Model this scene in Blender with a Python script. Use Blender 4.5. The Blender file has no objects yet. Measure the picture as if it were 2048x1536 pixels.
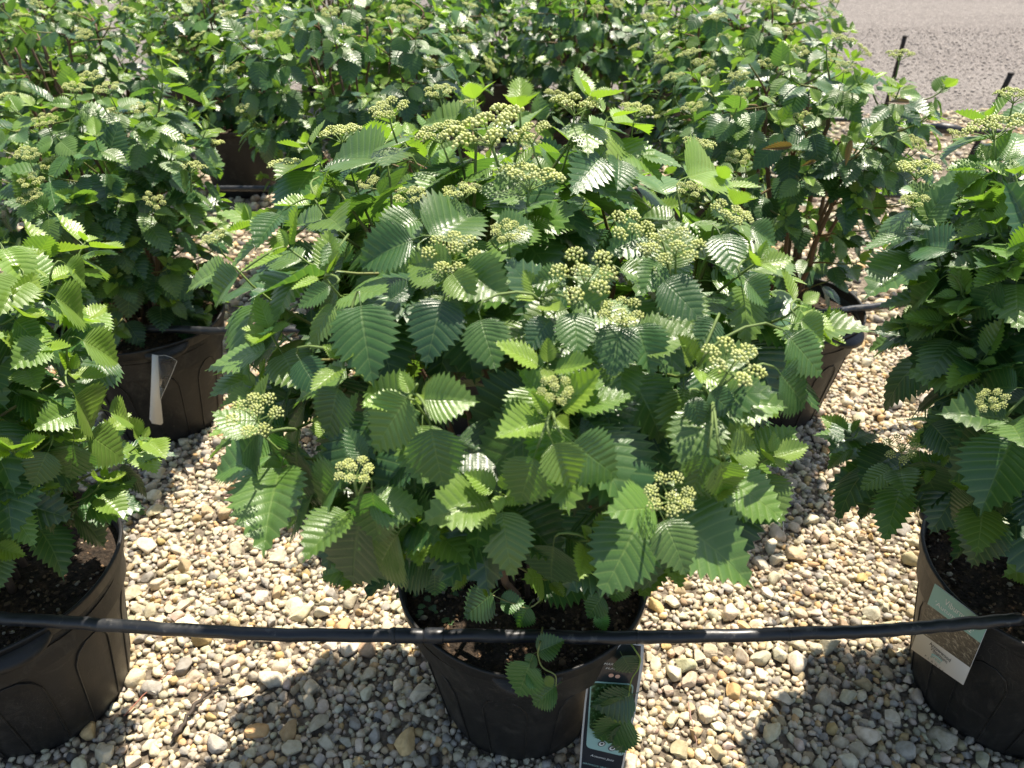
import bpy, bmesh, math, random
import numpy as np
from mathutils import Vector, Matrix
from mathutils.bvhtree import BVHTree

sc = bpy.context.scene
C = sc.collection
R = math.radians

# ------------------------------------------------------------------ camera
TH, CAMH, FPX = R(33.43), 1.3455, 1556.0
cam = bpy.data.cameras.new('camera')
cam.sensor_width = 36.0
cam.lens = 36.0 * FPX / 2048.0
cam.clip_start, cam.clip_end = 0.02, 1500
cam.dof.use_dof = True
cam.dof.focus_distance = 1.16
cam.dof.aperture_fstop = 7.5
camo = bpy.data.objects.new('camera', cam)
C.objects.link(camo)
camo.location = (0, 0, CAMH)
camo.rotation_euler = (math.pi / 2 - TH, 0, 0)
sc.camera = camo

# ------------------------------------------------------------------ sky, sun, exposure
SUNV = Vector((0.24, 0.40, 1.0)).normalized()
SUN_EL = math.asin(SUNV.z)
w = bpy.data.worlds.new('World')
sc.world = w
w.use_nodes = True
nt = w.node_tree
nt.nodes.clear()
sky = nt.nodes.new('ShaderNodeTexSky')
sky.sky_type = 'NISHITA'
sky.sun_disc = False
sky.sun_elevation = SUN_EL
sky.sun_rotation = math.atan2(SUNV.x, SUNV.y)
bg = nt.nodes.new('ShaderNodeBackground')
bg.inputs['Strength'].default_value = 0.11
wo = nt.nodes.new('ShaderNodeOutputWorld')
nt.links.new(sky.outputs[0], bg.inputs[0])
nt.links.new(bg.outputs[0], wo.inputs[0])
sun = bpy.data.lights.new('sun', 'SUN')
sun.energy = 5.0
sun.angle = R(0.53)
sun.color = (1.0, 0.965, 0.91)
suno = bpy.data.objects.new('sun', sun)
C.objects.link(suno)
suno.rotation_euler = (-SUNV).to_track_quat('-Z', 'Y').to_euler()
suno.location = (1, 2, 6)
sc.view_settings.view_transform = 'Standard'
sc.view_settings.look = 'None'
sc.view_settings.exposure = 1.02
sc.view_settings.gamma = 1.0
sc.view_settings.use_white_balance = True          # the phone's daylight-shade balance
sc.view_settings.white_balance_temperature = 7200
sc.view_settings.use_curve_mapping = False
sc.cycles.max_bounces = 8
sc.cycles.diffuse_bounces = 4
sc.cycles.glossy_bounces = 3
sc.cycles.transmission_bounces = 5
sc.cycles.transparent_max_bounces = 8
sc.cycles.caustics_reflective = False
sc.cycles.caustics_refractive = False

# ------------------------------------------------------------------ pixel helpers (2048 x 1536 photograph)
CT, ST = math.cos(TH), math.sin(TH)
def ray(u, v):
    x, up = (u - 1024) / FPX, (768 - v) / FPX
    return Vector((x, CT + up * ST, -ST + up * CT))
def on_z(u, v, z):
    d = ray(u, v)
    return Vector((0, 0, CAMH)) + d * ((z - CAMH) / d.z)
def on_plane(u, v, p, n):
    d = ray(u, v)
    o = Vector((0, 0, CAMH))
    return o + d * ((p - o).dot(n) / d.dot(n))
def proj(p):
    fw = p[1] * CT + (CAMH - p[2]) * ST
    up = p[1] * ST - (CAMH - p[2]) * CT
    return 1024 + FPX * p[0] / fw, 768 - FPX * up / fw, fw

# ------------------------------------------------------------------ object helpers
def tag(o, label=None, cat=None, group=None, kind=None):
    if label: o['label'] = label
    if cat: o['category'] = cat
    if group: o['group'] = group
    if kind: o['kind'] = kind
    return o
def empty(name, loc):
    o = bpy.data.objects.new(name, None)
    o.empty_display_size = 0.05
    o.location = loc
    C.objects.link(o)
    return o
def link(name, me, parent=None, mat=None, loc=None):
    if mat is not None and not me.materials:
        me.materials.append(mat)
    o = bpy.data.objects.new(name, me)
    C.objects.link(o)
    if parent is not None: o.parent = parent
    if loc is not None: o.location = loc
    return o
def mesh(name, V, F, smooth=True, uv=None, col=None, colname='tint'):
    """V: n x 3, F: list of faces or m x 3 / m x 4 arrays (list of arrays allowed)."""
    me = bpy.data.meshes.new(name)
    V = np.asarray(V, dtype=np.float32)
    if isinstance(F, np.ndarray): F = [F]
    if len(F) and isinstance(F[0], np.ndarray):
        flat = np.concatenate([f.ravel() for f in F]).astype(np.int32)
        tot = np.concatenate([np.full(len(f), f.shape[1]) for f in F]).astype(np.int32)
    else:
        flat = np.array([i for f in F for i in f], dtype=np.int32)
        tot = np.array([len(f) for f in F], dtype=np.int32)
    me.vertices.add(len(V)); me.vertices.foreach_set('co', V.ravel())
    me.loops.add(len(flat)); me.loops.foreach_set('vertex_index', flat)
    me.polygons.add(len(tot))
    start = np.concatenate([[0], np.cumsum(tot)[:-1]]).astype(np.int32)
    me.polygons.foreach_set('loop_start', start)
    if smooth: me.polygons.foreach_set('use_smooth', np.ones(len(tot), dtype=bool))
    if uv is not None:
        l = me.uv_layers.new(name='UVMap')
        l.data.foreach_set('uv', np.asarray(uv, dtype=np.float32)[flat].ravel())
    if col is not None:
        a = me.color_attributes.new(colname, 'FLOAT_COLOR', 'POINT')
        c = np.ones((len(V), 4), dtype=np.float32); c[:, :3] = col
        a.data.foreach_set('color', c.ravel())
    me.update(calc_edges=True)
    return me
class Parts:
    """collects pieces of one mesh"""
    def __init__(s): s.V, s.F, s.c, s.n = [], [], [], 0
    def add(s, V, F, col=None):
        V = np.asarray(V, dtype=np.float64)
        s.V.append(V)
        s.F += [tuple(int(i) + s.n for i in f) for f in F]
        s.c.append(np.tile(np.asarray(col if col is not None else (1, 1, 1), dtype=np.float64), (len(V), 1)) if col is None or np.ndim(col) == 1 else np.asarray(col))
        s.n += len(V)
    def mesh(s, name, smooth=True):
        return mesh(name, np.concatenate(s.V), s.F, smooth, col=np.concatenate(s.c))
def tube(path, rad, sides=6, caps=True):
    P = np.asarray([tuple(p) for p in path], dtype=np.float64)
    n = len(P)
    rad = np.broadcast_to(np.asarray(rad, dtype=np.float64), (n,))
    T = np.gradient(P, axis=0)
    T /= np.linalg.norm(T, axis=1)[:, None] + 1e-12
    a = np.array([0, 0, 1.0]) if abs(T[0][2]) < 0.9 else np.array([1.0, 0, 0])
    u = np.cross(T[0], a); u /= np.linalg.norm(u)
    V = []
    ang = np.arange(sides) * 2 * math.pi / sides
    for i in range(n):
        u = u - T[i] * u.dot(T[i]); u /= np.linalg.norm(u) + 1e-12
        v = np.cross(T[i], u)
        V.append(P[i] + rad[i] * (np.cos(ang)[:, None] * u + np.sin(ang)[:, None] * v))
    V = np.concatenate(V)
    F = []
    for i in range(n - 1):
        for k in range(sides):
            a_, b_ = i * sides + k, i * sides + (k + 1) % sides
            F.append((a_, b_, b_ + sides, a_ + sides))
    if caps:
        F.append(tuple(range(sides))[::-1])
        F.append(tuple((n - 1) * sides + k for k in range(sides)))
    return V, F
def bez(p0, p1, p2, p3, n):
    t = np.linspace(0, 1, n)[:, None]
    p0, p1, p2, p3 = [np.asarray(tuple(p), dtype=np.float64) for p in (p0, p1, p2, p3)]
    return (1 - t) ** 3 * p0 + 3 * (1 - t) ** 2 * t * p1 + 3 * (1 - t) * t * t * p2 + t ** 3 * p3
def spline(pts, per=8):
    P = [np.asarray(tuple(p), dtype=np.float64) for p in pts]
    P = [2 * P[0] - P[1]] + P + [2 * P[-1] - P[-2]]
    out = []
    for i in range(1, len(P) - 2):
        for k in range(per):
            t = k / per
            a, b, c, d = P[i - 1], P[i], P[i + 1], P[i + 2]
            out.append(0.5 * (2 * b + (c - a) * t + (2 * a - 5 * b + 4 * c - d) * t * t + (3 * b - a - 3 * c + d) * t ** 3))
    out.append(P[-2])
    return np.array(out)

# ------------------------------------------------------------------ materials
class NT:
    def __init__(s, name):
        s.m = bpy.data.materials.new(name); s.m.use_nodes = True
        s.t = s.m.node_tree; s.t.nodes.clear()
        s.out = s.n('ShaderNodeOutputMaterial')
    def n(s, typ, **kw):
        x = s.t.nodes.new(typ)
        for k, v in kw.items(): setattr(x, k, v)
        return x
    def l(s, a, b): s.t.links.new(a, b)
    def val(s, sock, v):
        if isinstance(v, bpy.types.NodeSocket): s.l(v, sock)
        else: sock.default_value = v
    def math(s, op, a, b=0.0, c=None, clamp=False):
        x = s.n('ShaderNodeMath', operation=op, use_clamp=clamp)
        s.val(x.inputs[0], a); s.val(x.inputs[1], b)
        if c is not None: s.val(x.inputs[2], c)
        return x.outputs[0]
    def mix(s, f, a, b, typ='MIX'):
        x = s.n('ShaderNodeMix', data_type='RGBA', blend_type=typ)
        s.val(x.inputs[0], f)
        for i, v in ((6, a), (7, b)):
            if isinstance(v, bpy.types.NodeSocket): s.l(v, x.inputs[i])
            else: x.inputs[i].default_value = (*v, 1) if len(v) == 3 else v
        return x.outputs[2]
    def ramp(s, f, stops):
        x = s.n('ShaderNodeValToRGB')
        e = x.color_ramp.elements
        while len(e) < len(stops): e.new(0.5)
        for i, (p, c) in enumerate(stops):
            e[i].position = p
            e[i].color = (c, c, c, 1) if not hasattr(c, '__len__') else (*c, 1)
        s.l(f, x.inputs[0])
        return x.outputs[0]
    def noise(s, scale, detail=4, rough=0.55, vec=None, dist=0.0):
        x = s.n('ShaderNodeTexNoise')
        x.inputs['Scale'].default_value = scale; x.inputs['Detail'].default_value = detail
        x.inputs['Roughness'].default_value = rough; x.inputs['Distortion'].default_value = dist
        if vec is not None: s.l(vec, x.inputs['Vector'])
        return x.outputs[0]
    def voro(s, scale, vec=None, feature='F1', out='Distance'):
        x = s.n('ShaderNodeTexVoronoi', feature=feature)
        x.inputs['Scale'].default_value = scale
        if vec is not None: s.l(vec, x.inputs['Vector'])
        return x.outputs[out]
    def bump(s, h, strength, dist):
        x = s.n('ShaderNodeBump')
        x.inputs['Strength'].default_value = strength; x.inputs['Distance'].default_value = dist
        s.l(h, x.inputs['Height'])
        return x.outputs[0]
    def bsdf(s, color, rough=0.6, spec=0.5, normal=None, **kw):
        x = s.n('ShaderNodeBsdfPrincipled')
        if isinstance(color, bpy.types.NodeSocket): s.l(color, x.inputs['Base Color'])
        else: x.inputs['Base Color'].default_value = (*color, 1)
        s.val(x.inputs['Roughness'], rough)
        s.val(x.inputs['Specular IOR Level'], spec)
        if normal is not None: s.l(normal, x.inputs['Normal'])
        for k, v in kw.items(): s.val(x.inputs[k], v)
        return x
    def done(s, sh):
        s.l(sh.outputs[0] if hasattr(sh, 'outputs') else sh, s.out.inputs[0])
        return s.m
def objcoord(g): return g.n('ShaderNodeTexCoord').outputs['Object']
def worldpos(g): return g.n('ShaderNodeNewGeometry').outputs['Position']

def leaf_material(name, per_object, nveins):
    g = NT(name)
    uv = g.n('ShaderNodeUVMap', uv_map='UVMap').outputs[0]
    sp = g.n('ShaderNodeSeparateXYZ'); g.l(uv, sp.inputs[0])
    u, s_ = sp.outputs[0], sp.outputs[1]
    au = g.math('ABSOLUTE', u)
    # lateral veins run to the tooth tips: s * n integer
    fr = g.math('PINGPONG', g.math('MULTIPLY', s_, float(nveins)), 0.5)     # 0 on a vein, .5 between
    vein = g.math('SUBTRACT', 1.0, g.math('MULTIPLY', fr, 8.0), clamp=True)
    mid = g.math('SUBTRACT', 1.0, g.math('MULTIPLY', au, 16.0), clamp=True)
    fade = g.math('GREATER_THAN', 0.97, s_)
    vein = g.math('MAXIMUM', g.math('MULTIPLY', vein, fade), mid)
    # fine cross veins between laterals
    cmb = g.n('ShaderNodeCombineXYZ')
    g.l(g.math('MULTIPLY', u, 26.0), cmb.inputs[0]); g.l(g.math('MULTIPLY', s_, float(nveins) * 1.6), cmb.inputs[1])
    cross = g.voro(1.0, cmb.outputs[0], 'F1')
    if per_object:
        base = g.n('ShaderNodeObjectInfo').outputs['Color']
    else:
        base = g.n('ShaderNodeAttribute', attribute_name='tint').outputs['Color']
    blot = g.noise(38.0, 3, 0.6, worldpos(g))
    col = g.mix(g.math('MULTIPLY', blot, 0.5), base, g.mix(1.0, base, (1.25, 1.12, 0.85), 'MULTIPLY'))
    veincol = g.mix(0.55, g.mix(1.0, base, (1.9, 1.6, 1.35), 'MULTIPLY'), (0.22, 0.30, 0.10))
    col = g.mix(g.math('MULTIPLY', vein, 0.52), col, veincol)
    back = g.n('ShaderNodeNewGeometry').outputs['Backfacing']
    under = g.mix(0.35, g.mix(1.0, col, (1.5, 1.4, 1.35), 'MULTIPLY'), (0.14, 0.20, 0.09))
    col = g.mix(back, col, under)
    h = g.math('ADD', g.math('MULTIPLY', g.math('SMOOTH_MIN', fr, 0.4, 0.1), 1.0), g.math('MULTIPLY', cross, -0.16))
    h = g.math('SUBTRACT', h, g.math('MULTIPLY', mid, 0.35))
    nrm = g.bump(h, 0.55, 0.0020)
    rough = g.math('ADD', g.math('MULTIPLY', back, 0.25), g.math('ADD', 0.235, g.math('MULTIPLY', blot, 0.20)))
    pb = g.bsdf(col, rough, 0.70, nrm)
    tr = g.n('ShaderNodeBsdfTranslucent')
    tcol = g.mix(1.0, col, (1.55, 1.85, 0.60), 'MULTIPLY')
    g.l(tcol, tr.inputs[0]); g.l(nrm, tr.inputs[1])
    mx = g.n('ShaderNodeMixShader'); mx.inputs[0].default_value = 0.30
    g.l(pb.outputs[0], mx.inputs[1]); g.l(tr.outputs[0], mx.inputs[2])
    return g.done(mx)

def tint_material(name, rough, spec, per_object=False, bumpscale=None, bstr=0.4, bdist=0.002, spot=0.0):
    g = NT(name)
    base = g.n('ShaderNodeObjectInfo').outputs['Color'] if per_object else g.n('ShaderNodeAttribute', attribute_name='tint').outputs['Color']
    nrm = None
    if bumpscale:
        v = worldpos(g)
        n1 = g.noise(bumpscale, 5, 0.65, v)
        nrm = g.bump(n1, bstr, bdist)
        if spot:
            f = g.ramp(g.noise(bumpscale * 0.45, 4, 0.6, v), [(0.38, 1.0), (0.62, 0.0)])
            base = g.mix(g.math('MULTIPLY', f, spot), base, g.mix(1.0, base, (0.62, 0.58, 0.50), 'MULTIPLY'))
    return g.done(g.bsdf(base, rough, spec, nrm))

def pot_material():
    g = NT('black_pot_plastic')
    v = worldpos(g)
    ov = objcoord(g)
    dust = g.ramp(g.noise(9.0, 6, 0.7, v), [(0.35, 0.0), (0.75, 1.0)])
    fine = g.noise(220.0, 3, 0.6, v)
    mp = g.n('ShaderNodeMapping'); mp.inputs['Scale'].default_value = (60, 60, 3.0); g.l(ov, mp.inputs[0])
    streak = g.ramp(g.noise(1.0, 4, 0.6, mp.outputs[0]), [(0.45, 0.0), (0.72, 1.0)])
    f = g.math('ADD', g.math('MULTIPLY', dust, 0.55), g.math('ADD', g.math('MULTIPLY', streak, 0.22), g.math('MULTIPLY', fine, 0.18)))
    col = g.mix(f, (0.0085, 0.0085, 0.009), (0.027, 0.026, 0.025))
    scr = g.ramp(g.voro(26.0, g_dist(g, v), 'DISTANCE_TO_EDGE'), [(0.0, 1.0), (0.012, 0.0)])
    scr = g.math('MULTIPLY', scr, g.ramp(g.noise(5.0, 2, 0.5, v), [(0.44, 0.0), (0.60, 0.8)]))
    col = g.mix(scr, col, (0.11, 0.10, 0.09))
    smear = g.ramp(g.noise(4.5, 7, 0.78, g_dist(g, v)), [(0.52, 0.0), (0.66, 0.6)])
    col = g.mix(smear, col, (0.060, 0.056, 0.051))
    rough = g.math('ADD', 0.38, g.math('MULTIPLY', f, 0.35))
    return g.done(g.bsdf(col, rough, 0.34, g.bump(g.math('ADD', fine, g.math('MULTIPLY', dust, 0.3)), 0.10, 0.002)))
def g_dist(g, v):
    x = g.n('ShaderNodeVectorMath', operation='ADD')
    n = g.n('ShaderNodeTexNoise'); n.inputs['Scale'].default_value = 7.0; g.l(v, n.inputs['Vector'])
    g.l(v, x.inputs[0]); g.l(n.outputs['Color'], x.inputs[1])
    return x.outputs[0]
def soil_material():
    g = NT('potting_soil')
    v = worldpos(g)
    n = g.noise(95.0, 6, 0.75, v)
    big = g.noise(14.0, 3, 0.5, v)
    sp = g.voro(150.0, v)
    col = g.ramp(n, [(0.3, (0.010, 0.008, 0.006)), (0.55, (0.045, 0.032, 0.022)), (0.78, (0.15, 0.10, 0.065))])
    col = g.mix(g.ramp(big, [(0.42, 0.0), (0.62, 0.75)]), col, g.mix(1.0, col, (2.2, 1.8, 1.4), 'MULTIPLY'))
    h = g.math('SUBTRACT', n, g.math('MULTIPLY', sp, 0.6))
    return g.done(g.bsdf(col, 0.9, 0.25, g.bump(h, 1.0, 0.008)))
def hose_material():
    g = NT('black_poly_hose')
    v = worldpos(g)
    n = g.noise(16.0, 5, 0.65, v)
    dirt = g.ramp(n, [(0.50, 0.0), (0.70, 1.0)])
    fine = g.noise(300.0, 3, 0.6, v)
    chalk = g.ramp(g.noise(34.0, 5, 0.7, v), [(0.60, 0.0), (0.68, 1.0)])
    col = g.mix(g.math('MULTIPLY', dirt, 0.5), (0.013, 0.015, 0.019), (0.055, 0.055, 0.055))
    col = g.mix(g.math('MULTIPLY', chalk, 0.22), col, (0.30, 0.28, 0.25))
    return g.done(g.bsdf(col, g.math('ADD', 0.36, g.math('MULTIPLY', dirt, 0.3)), 0.5, g.bump(fine, 0.12, 0.001)))
def ground_material():
    g = NT('gravel_bed')
    v = worldpos(g)
    c = g.voro(75.0, v, 'F1', 'Color')
    sep = g.n('ShaderNodeSeparateColor'); g.l(c, sep.inputs[0])
    d = g.voro(75.0, v)
    n = g.noise(160.0, 5, 0.7, v)
    big = g.noise(1.7, 4, 0.6, v)
    col = g.ramp(sep.outputs[0], [(0.0, (0.20, 0.165, 0.12)), (0.5, (0.33, 0.28, 0.205)), (1.0, (0.48, 0.41, 0.31))])
    col = g.mix(g.math('MULTIPLY', d, 1.5, clamp=True), col, (0.10, 0.08, 0.06))  # darker off the cell centres: shade between stones painted into the colour
    col = g.mix(g.math('MULTIPLY', n, 0.45), col, (0.22, 0.18, 0.135))
    col = g.mix(g.ramp(big, [(0.4, 0.0), (0.7, 0.4)]), col, (0.28, 0.235, 0.18))
    h = g.math('SUBTRACT', g.math('MULTIPLY', n, 0.35), d)
    return g.done(g.bsdf(col, 0.92, 0.2, g.bump(h, 1.0, 0.012)))
def road_material():
    g = NT('crushed_stone_road')
    v = worldpos(g)
    mp = g.n('ShaderNodeMapping'); mp.inputs['Scale'].default_value = (0.10, 1.0, 1.0)
    mp.inputs['Rotation'].default_value = (0, 0, R(-6)); g.l(v, mp.inputs[0])
    lane = g.noise(0.9, 4, 0.55, mp.outputs[0])
    d = g.voro(55.0, v)
    c = g.voro(55.0, v, 'F1', 'Color')
    sep = g.n('ShaderNodeSeparateColor'); g.l(c, sep.inputs[0])
    n = g.noise(40.0, 6, 0.7, v)
    col = g.ramp(sep.outputs[0], [(0.0, (0.10, 0.088, 0.080)), (0.6, (0.20, 0.178, 0.164)), (1.0, (0.38, 0.34, 0.315))])
    col = g.mix(g.math('MULTIPLY', n, 0.6), col, (0.19, 0.170, 0.157))
    col = g.mix(g.ramp(lane, [(0.40, 0.0), (0.62, 0.55)]), col, (0.25, 0.228, 0.21))
    h = g.math('SUBTRACT', g.math('MULTIPLY', n, 0.5), d)
    return g.done(g.bsdf(col, 0.93, 0.2, g.bump(h, 1.0, 0.02)))
def plain(name, col, rough=0.5, spec=0.4, nscale=None, amt=0.25, **kw):
    g = NT(name)
    c = col
    nrm = None
    if nscale:
        n = g.noise(nscale, 5, 0.65, worldpos(g))
        c = g.mix(g.math('MULTIPLY', n, amt * 2), col, tuple(x * 0.45 for x in col))
        nrm = g.bump(n, 0.3, 0.001)
    return g.done(g.bsdf(c, rough, spec, nrm, **kw))

NV = 11
M_leaf_o = leaf_material('leaf_green', True, NV)
M_leaf_s = leaf_material('leaf_green_mass', False, NV)
M_stem = tint_material('twig_bark', 0.65, 0.3, False, 160.0, 0.4, 0.001)
M_bud = tint_material('flower_bud', 0.55, 0.35, False)
M_stone_s = tint_material('limestone_mass', 0.88, 0.22, False, 170.0, 0.55, 0.004, 0.55)
M_stone_o = tint_material('limestone', 0.88, 0.22, True, 170.0, 0.55, 0.004, 0.55)
M_pot, M_soil, M_hose = pot_material(), soil_material(), hose_material()
M_chip = tint_material('bark_chip', 0.9, 0.2, False, 300.0, 0.5, 0.001)
M_ground, M_road = ground_material(), road_material()

# ------------------------------------------------------------------ ground and road
rng = np.random.default_rng(7)
def sheet(name, x0, x1, y0, y1, z, mat, edge=None):
    me = mesh(name, [(x0, y0, z), (x1, y0, z), (x1, y1, z), (x0, y1, z)], [(0, 1, 2, 3)], False)
    o = link(name, me, None, mat)
    return tag(o, kind='structure')
ground = sheet('ground', -400, 400, -60, 700, 0.0, M_ground)
# the road of crushed stone beyond the beds has a wandering near edge
xs = np.linspace(-60, 60, 121)
yn = 5.2 + 0.05 * xs + 0.16 * np.sin(xs * 1.7) + 0.10 * np.sin(xs * 4.3 + 1)
V = [(x, y, 0.004) for x, y in zip(xs, yn)] + [(x, 60.0, 0.004) for x in xs]
n = len(xs)
road = tag(link('road', mesh('road', V, [(i, i + 1, n + i + 1, n + i) for i in range(n - 1)], False), None, M_road), kind='structure')

# ------------------------------------------------------------------ layout of pots
POTH, POTR, POTB, SOILZ = 0.340, 0.215, 0.150, 0.298
# key: x, y, canopy radius, canopy top, leaves budget, lod, leaf scale, lean x, lean y
ROWS = [
    # row 1
    dict(k='L', x=-0.912, y=0.950, r=0.325, top=1.00, sh=64, lod=0, ls=0.090, lean=(-0.03, 0.0), zb=0.40),
    dict(k='C', x=0.019, y=0.9475, r=0.435, top=1.085, sh=84, lod=0, ls=0.096, lean=(0.0, 0.0), zb=0.51),
    dict(k='R', x=0.945, y=0.9475, r=0.42, top=1.18, sh=92, lod=0, ls=0.098, lean=(0.0, 0.0)),
    # row 2
    dict(k='BL', x=-1.010, y=1.870, r=0.33, top=1.0, sh=84, lod=0, ls=0.083, lean=(0.0, 0.0), zb=0.35),
    dict(k='BM', x=-0.120, y=1.910, r=0.42, top=0.93, sh=64, lod=1, ls=0.080, lean=(0.0, 0.0)),
    dict(k='BR', x=0.757, y=1.930, r=0.36, top=1.07, sh=84, lod=0, ls=0.070, lean=(-0.09, 0.0)),
    # row 3
    dict(k='3a', x=-1.56, y=2.87, r=0.40, top=1.06, sh=84, lod=1, ls=0.074, lean=(0.0, 0.0)),
    dict(k='3b', x=-0.56, y=2.84, r=0.50, top=1.10, sh=100, lod=1, ls=0.078, lean=(0.0, 0.0)),
    dict(k='3c', x=0.80, y=2.88, r=0.42, top=1.08, sh=92, lod=1, ls=0.076, lean=(0.0, 0.0)),
    # row 4
    dict(k='4a', x=-2.22, y=3.83, r=0.40, top=1.02, sh=66, lod=2, ls=0.080, lean=(0.0, 0.0)),
    dict(k='4b', x=-1.34, y=3.83, r=0.37, top=1.05, sh=66, lod=2, ls=0.080, lean=(0.0, 0.0)),
    dict(k='4c', x=-0.38, y=3.83, r=0.40, top=1.05, sh=66, lod=2, ls=0.080, lean=(0.0, 0.0)),
    dict(k='4d', x=0.36, y=3.80, r=0.42, top=1.03, sh=70, lod=2, ls=0.080, lean=(0.0, 0.0)),
    dict(k='4e', x=1.08, y=3.84, r=0.40, top=1.05, sh=66, lod=2, ls=0.080, lean=(0.0, 0.0)),
    # row 5
    dict(k='5a', x=-2.75, y=4.79, r=0.42, top=1.05, sh=56, lod=2, ls=0.084, lean=(0.0, 0.0)),
    dict(k='5b', x=-1.85, y=4.79, r=0.42, top=1.05, sh=56, lod=2, ls=0.084, lean=(0.0, 0.0)),
    dict(k='5c', x=-0.95, y=4.79, r=0.42, top=1.05, sh=56, lod=2, ls=0.084, lean=(0.0, 0.0)),
    dict(k='5d', x=-0.05, y=4.79, r=0.42, top=1.05, sh=56, lod=2, ls=0.084, lean=(0.0, 0.0)),
    dict(k='5e', x=0.85, y=4.79, r=0.42, top=1.05, sh=56, lod=2, ls=0.084, lean=(0.0, 0.0)),
    # row 6
    dict(k='6a', x=-3.1, y=5.75, r=0.43, top=1.05, sh=46, lod=2, ls=0.090, lean=(0.0, 0.0)),
    dict(k='6b', x=-2.2, y=5.75, r=0.43, top=1.05, sh=46, lod=2, ls=0.090, lean=(0.0, 0.0)),
    dict(k='6c', x=-1.3, y=5.75, r=0.43, top=1.05, sh=46, lod=2, ls=0.090, lean=(0.0, 0.0)),
    dict(k='6d', x=-0.4, y=5.75, r=0.43, top=1.05, sh=46, lod=2, ls=0.090, lean=(0.0, 0.0)),
    dict(k='6e', x=0.5, y=5.75, r=0.43, top=1.05, sh=46, lod=2, ls=0.090, lean=(0.0, 0.0)),
]
for p in ROWS:
    if 'zb' not in p:
        p['zb'] = 0.42 if p['k'] in ('R', 'BR') else 0.34
        if p['k'][0] in '3456': p['sh'] = int(p['sh'] * 1.25)
BYK = {p['k']: p for p in ROWS}
LABELS = {
    'L': ('narrow pale green potted shrub without buds, bare brown stems showing above its pot', None),
    'C': ('broad rounded potted shrub full of pale bud clusters, charcoal tag on its pot', None),
    'R': ('tall dark green potted shrub, teal and white tag on its pot', None),
    'BL': ('upright potted shrub whose black pot carries a plain white plastic strip', None),
    'BM': ('low potted shrub hidden between the white-strip pot and the sparse shrub', None),
    'BR': ('sparse small-leaved potted shrub with dry brown leaves and one long stray twig', None),
    '3a': ('dense potted shrub standing behind the one with the white plastic strip', None),
    '3b': ('large bright potted shrub directly behind the broad shrub full of bud clusters', None),
    '3c': ('bushy potted shrub standing behind the sparse small-leaved shrub with dry leaves', None),
    '4b': ('potted shrub with its black pot showing in the gap between dense shrubs', None),
    '4a': ('potted shrub in the fourth row beside the one whose pot shows bare', None),
    '4c': ('potted shrub in the fourth row behind the large bright shrub', None),
    '4e': ('end shrub of the fourth row, beside the open gravel and stakes', None),
    '5e': ('end shrub of the fifth row, beside the open gravel and upright stake', None),
    '6e': ('end shrub of the hindmost row, beside the stone road', None),
    '4d': ('shaded potted shrub seen through the gap behind the broad shrub', None),
}
GROUPS = {'4': ('green potted shrub crowded in the fourth row from the front hose', 'shrubs in the fourth row'),
          '5': ('green potted shrub crowded in the fifth row from the front hose', 'shrubs in the fifth row'),
          '6': ('green potted shrub in the hindmost row before the stone road', 'shrubs in the hindmost row')}

def prof(p, z):
    """canopy radius at height z: a vase that closes over the top"""
    zb = p['zb']
    t = (z - zb) / (p['top'] - 0.03 - zb)
    if t <= 0 or t >= 1: return 0.0
    a = [0.0, 0.10, 0.25, 0.45, 0.62, 0.76, 0.88, 0.95, 1.0]
    b = [0.36, 0.56, 0.80, 0.97, 1.0, 0.95, 0.74, 0.50, 0.05]
    f = float(np.interp(t, a, b))
    if zb < 0.36: f = max(f, 0.74 if t < 0.6 else 0)
    return (p['r'] - 0.055) * f
def axis(p, z):
    t = max(0.0, (z - 0.33) / (p['top'] - 0.33))
    return p['x'] + p['lean'][0] * t, p['y'] + p['lean'][1] * t
def on_canopy(p, u, v, out=0.0):
    """where the ray through (u, v) meets the canopy; beside it, the ray's nearest point"""
    d = ray(u, v).normalized(); o = Vector((0, 0, CAMH))
    best, bp = 1e9, None
    t = 0.35
    while t < 9:
        q = o + d * t
        ax, ay = axis(p, q.z)
        rr = math.hypot(q.x - ax, q.y - ay)
        zt = min(max(q.z, p['zb'] + 0.01), p['top'] - 0.04)
        g = rr - prof(p, zt) - out + 1.5 * abs(q.z - zt)
        if g < best: best, bp = g, q.copy()
        if g <= 0: return q
        t += 0.01
    return bp

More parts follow.
